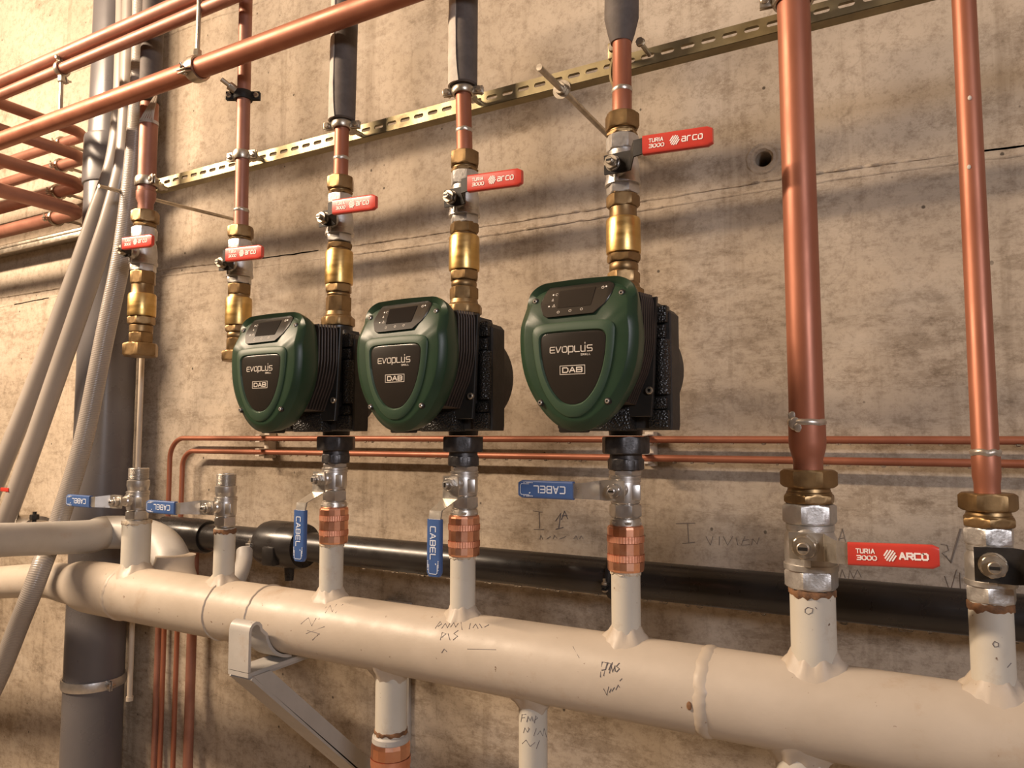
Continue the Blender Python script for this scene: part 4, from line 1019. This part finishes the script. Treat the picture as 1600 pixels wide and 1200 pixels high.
# ------------------------------------------------------------------ wall copper lines, clips
z1c, z2c, yc = -.0058, -.0336, 1.052
xv1 = P(264, 760, yc).x; xv2 = P(284, 760, yc).x
bm = new(); tube(bm, fillet([(.60, yc, z1c), (xv1, yc, z1c), (xv1, yc, ZF)], .045, 12), .0052, 20); single(bm, 'copper_pipe', M_COP, 'thin copper line on the wall turning down at left, upper and outer one', 'pipe')
bm = new(); tube(bm, fillet([(.60, yc, z2c), (xv2, yc, z2c), (xv2, yc, ZF)], .035, 12), .0052, 20); single(bm, 'copper_pipe', M_COP, 'thin copper line on the wall turning down at left, lower and inner one', 'pipe')
bm = new(); x3 = P(297, 1080, 1.05).x; tube(bm, [(x3, 1.05, ZF), (x3, 1.05, -.25)], .010, 20); single(bm, 'copper_pipe', M_COPD, 'vertical copper pipe on the wall below the manifold at left', 'pipe')
bm = new(); x3 = P(241, 1080, 1.05).x; tube(bm, [(x3, 1.055, ZF), (x3, 1.055, -.25)], .0065, 16); single(bm, 'copper_pipe', M_COPD, 'thin vertical copper pipe nearest to the grey drain pipe', 'pipe')
for px, lab in ((412, 'left of the leftmost pump valve'), (1012, 'just right of the rightmost pump')):
    x = P(px, 700, yc).x; bm = new()
    box(bm, (x, 1.069, -.020), (.014, .020, .052), .001)
    for z in (z1c, z2c): box(bm, (x, 1.050, z-.0065), (.012, .030, .003), .0006)
    for z in (z1c, z2c): box(bm, (x, 1.050, z+.0065), (.012, .030, .002), .0006)
    single(bm, 'pipe_clip', M_CLIP, 'pale double clip holding the thin wall copper lines, %s' % lab, 'clip')

# ------------------------------------------------------------------ black pipe behind the manifold
t = thing('black_pipe', 'black plastic pipe running along the wall behind the stubs', 'pipe', (-.5, 1.0, -.229))
L = lambda x, z=0: (x+.5, 0, -.203+.229+z)
bm = new(); tube(bm, [L(-1.50), L(.7)], .0261, 40); finish(bm, 'pipe_run', M_PE, t)
xa_, xb_ = P(238, 850, .97).x, P(306, 850, .97).x
bm = new(); lathe(bm, [(xa_, .026), (xa_, .034), (xa_+.02, .0345), (xb_-.006, .0335), (xb_, .031), (xb_, .026)], T(.5, 0, .026) @ AXX, 44); finish(bm, 'socket_coupling', M_PE, t)
xa_, xb_ = P(398, 860, .97).x, P(458, 860, .97).x
bm = new(); lathe(bm, [(xa_, .026), (xa_, .040), (xa_+.012, .0425), (xb_-.012, .0425), (xb_, .039), (xb_, .026)], T(.5, 0, .026) @ AXX, 44)
box(bm, ((xa_+xb_)/2+.5, -.036, .010), (.03, .02, .035), .004); lathe(bm, [(-.065, .008), (-.03, .010)], T((xa_+xb_)/2+.5+.01, 0, .026), 16); finish(bm, 'branch_saddle', M_PE, t)
clamp('shiny metal hoop clamp on the black pipe, left of the leftmost pump', (P(398, 860, .97).x-.004, 1.0, -.203), .0265, 'X', .012, PI/2, m=M_CHR)
clamp('dark hose clamp on the black pipe behind the rightmost stub pair', (P(948, 900, .97).x, 1.0, -.203), .0265, 'X', .008, PI/2+.2, m=M_BLKM)
# grooved coupling peeking over the upper left pipe
c = P(55, 818, .94)
t = thing('grooved_coupling', 'dark dirty coupling with bolts peeking above the pale branch pipe', 'pipe fitting', (c.x, .93, c.z-.03))
bm = new(); lathe(bm, [(-.10, .030), (-.035, .033), (-.034, .042), (-.012, .043), (.012, .043), (.034, .041), (.035, .033), (.085, .030)], T(0, 0, .008) @ AXX, 36); finish(bm, 'housing', M_SOLD, t)
for dx in (-.030, .052):
    bm = new(); tube(bm, [(dx, -.02, .02), (dx, -.02, .062)], .004, 10); hexa(bm, .045, .056, .016, T(dx, -.02, 0)); finish(bm, 'bolt', M_BLKM, t)

# ------------------------------------------------------------------ pencil notes on the concrete
pw = lambda x, y: P(x, y, YW-.0003)
def note(lines, lab, w=.0006, m=M_PENCIL):
    bm = new()
    for Ln in lines: tube(bm, [pw(*p) for p in Ln], w, 5)
    single(bm, 'pencil_mark', m, lab, 'writing')
note([[(833, 798), (847, 800)], [(842, 799), (843, 826)], [(834, 827), (850, 827)]], 'pencilled capital I on the concrete below the horizontal blue grip', .0007)
note([[(868, 814), (876, 802), (873, 825)], [(868, 827), (880, 824)], [(877, 812), (882, 798), (887, 811)], [(878, 806), (886, 805)]], 'pencilled figure 1 with a small letter on the concrete', .0007, M_INK)
note([[(843, 843), (845, 836), (848, 843)], [(854, 842), (860, 838)], [(864, 842), (866, 836), (870, 841)], [(874, 842), (884, 838)], [(896, 842), (900, 837), (902, 843)], [(905, 842), (908, 837), (911, 842)]], 'faint grey scribble on the concrete above the black pipe', .0006)
note([[(1056, 818), (1086, 817)], [(1074, 818), (1076, 849)], [(1066, 849), (1086, 847)]], 'pencilled capital I on the concrete right of the copper coupling', .0006)
note([[(1103, 838), (1110, 852), (1114, 838)], [(1124, 838), (1124, 852)], [(1130, 838), (1137, 852), (1145, 838)], [(1150, 840), (1153, 852)], [(1164, 838), (1158, 852), (1172, 851)], [(1160, 845), (1170, 843)], [(1174, 852), (1176, 842), (1183, 850), (1186, 840)]], 'faint pencilled name on the concrete right of the copper coupling', .0005)
note([[(1309, 850), (1316, 826), (1322, 850)], [(1310, 842), (1320, 840)]], 'pencilled letter A left of the clear red grip', .0006)
note([[(1470, 850), (1480, 852), (1482, 860), (1472, 864), (1484, 876), (1488, 878)], [(1486, 876), (1500, 826)]], 'pencil strokes just beyond the tip of the clear red grip', .0006)
note([[(1312, 905), (1316, 890), (1321, 903)], [(1326, 904), (1328, 891), (1334, 904)], [(1334, 904), (1340, 890), (1346, 902)]], 'pencil letters on the concrete under the clear red grip', .0005)
note([[(1478, 868), (1486, 880), (1502, 826)], [(1476, 900), (1485, 925), (1495, 890)], [(1500, 895), (1501, 922)]], 'long pencil tick on the concrete left of the right-hand valve', .0006)

# ------------------------------------------------------------------ condensation under pipes
def drops(name, pts, lab, r=.0022):
    bm = new()
    for p in pts:
        s = random.uniform(.6, 1.2)*r; bmesh.ops.create_uvsphere(bm, u_segments=10, v_segments=7, radius=s, matrix=Matrix.Translation(p) @ Matrix.Diagonal((1.3, .9, .8, 1)))
    o = single(bm, name, M_DROP, lab, 'water drops'); o['kind'] = 'stuff'; return o
random.seed(5)
drops('condensation', [(random.uniform(-1.2, .3), yc-.001, z-.0056) for z in (z1c, z2c) for _ in range(70)], 'row of condensation drops hanging under the thin wall copper lines')
drops('condensation', [(random.uniform(-1.1, .2), 1.0-.004, -.203-.0268) for _ in range(60)], 'condensation drops hanging under the black pipe', .003)
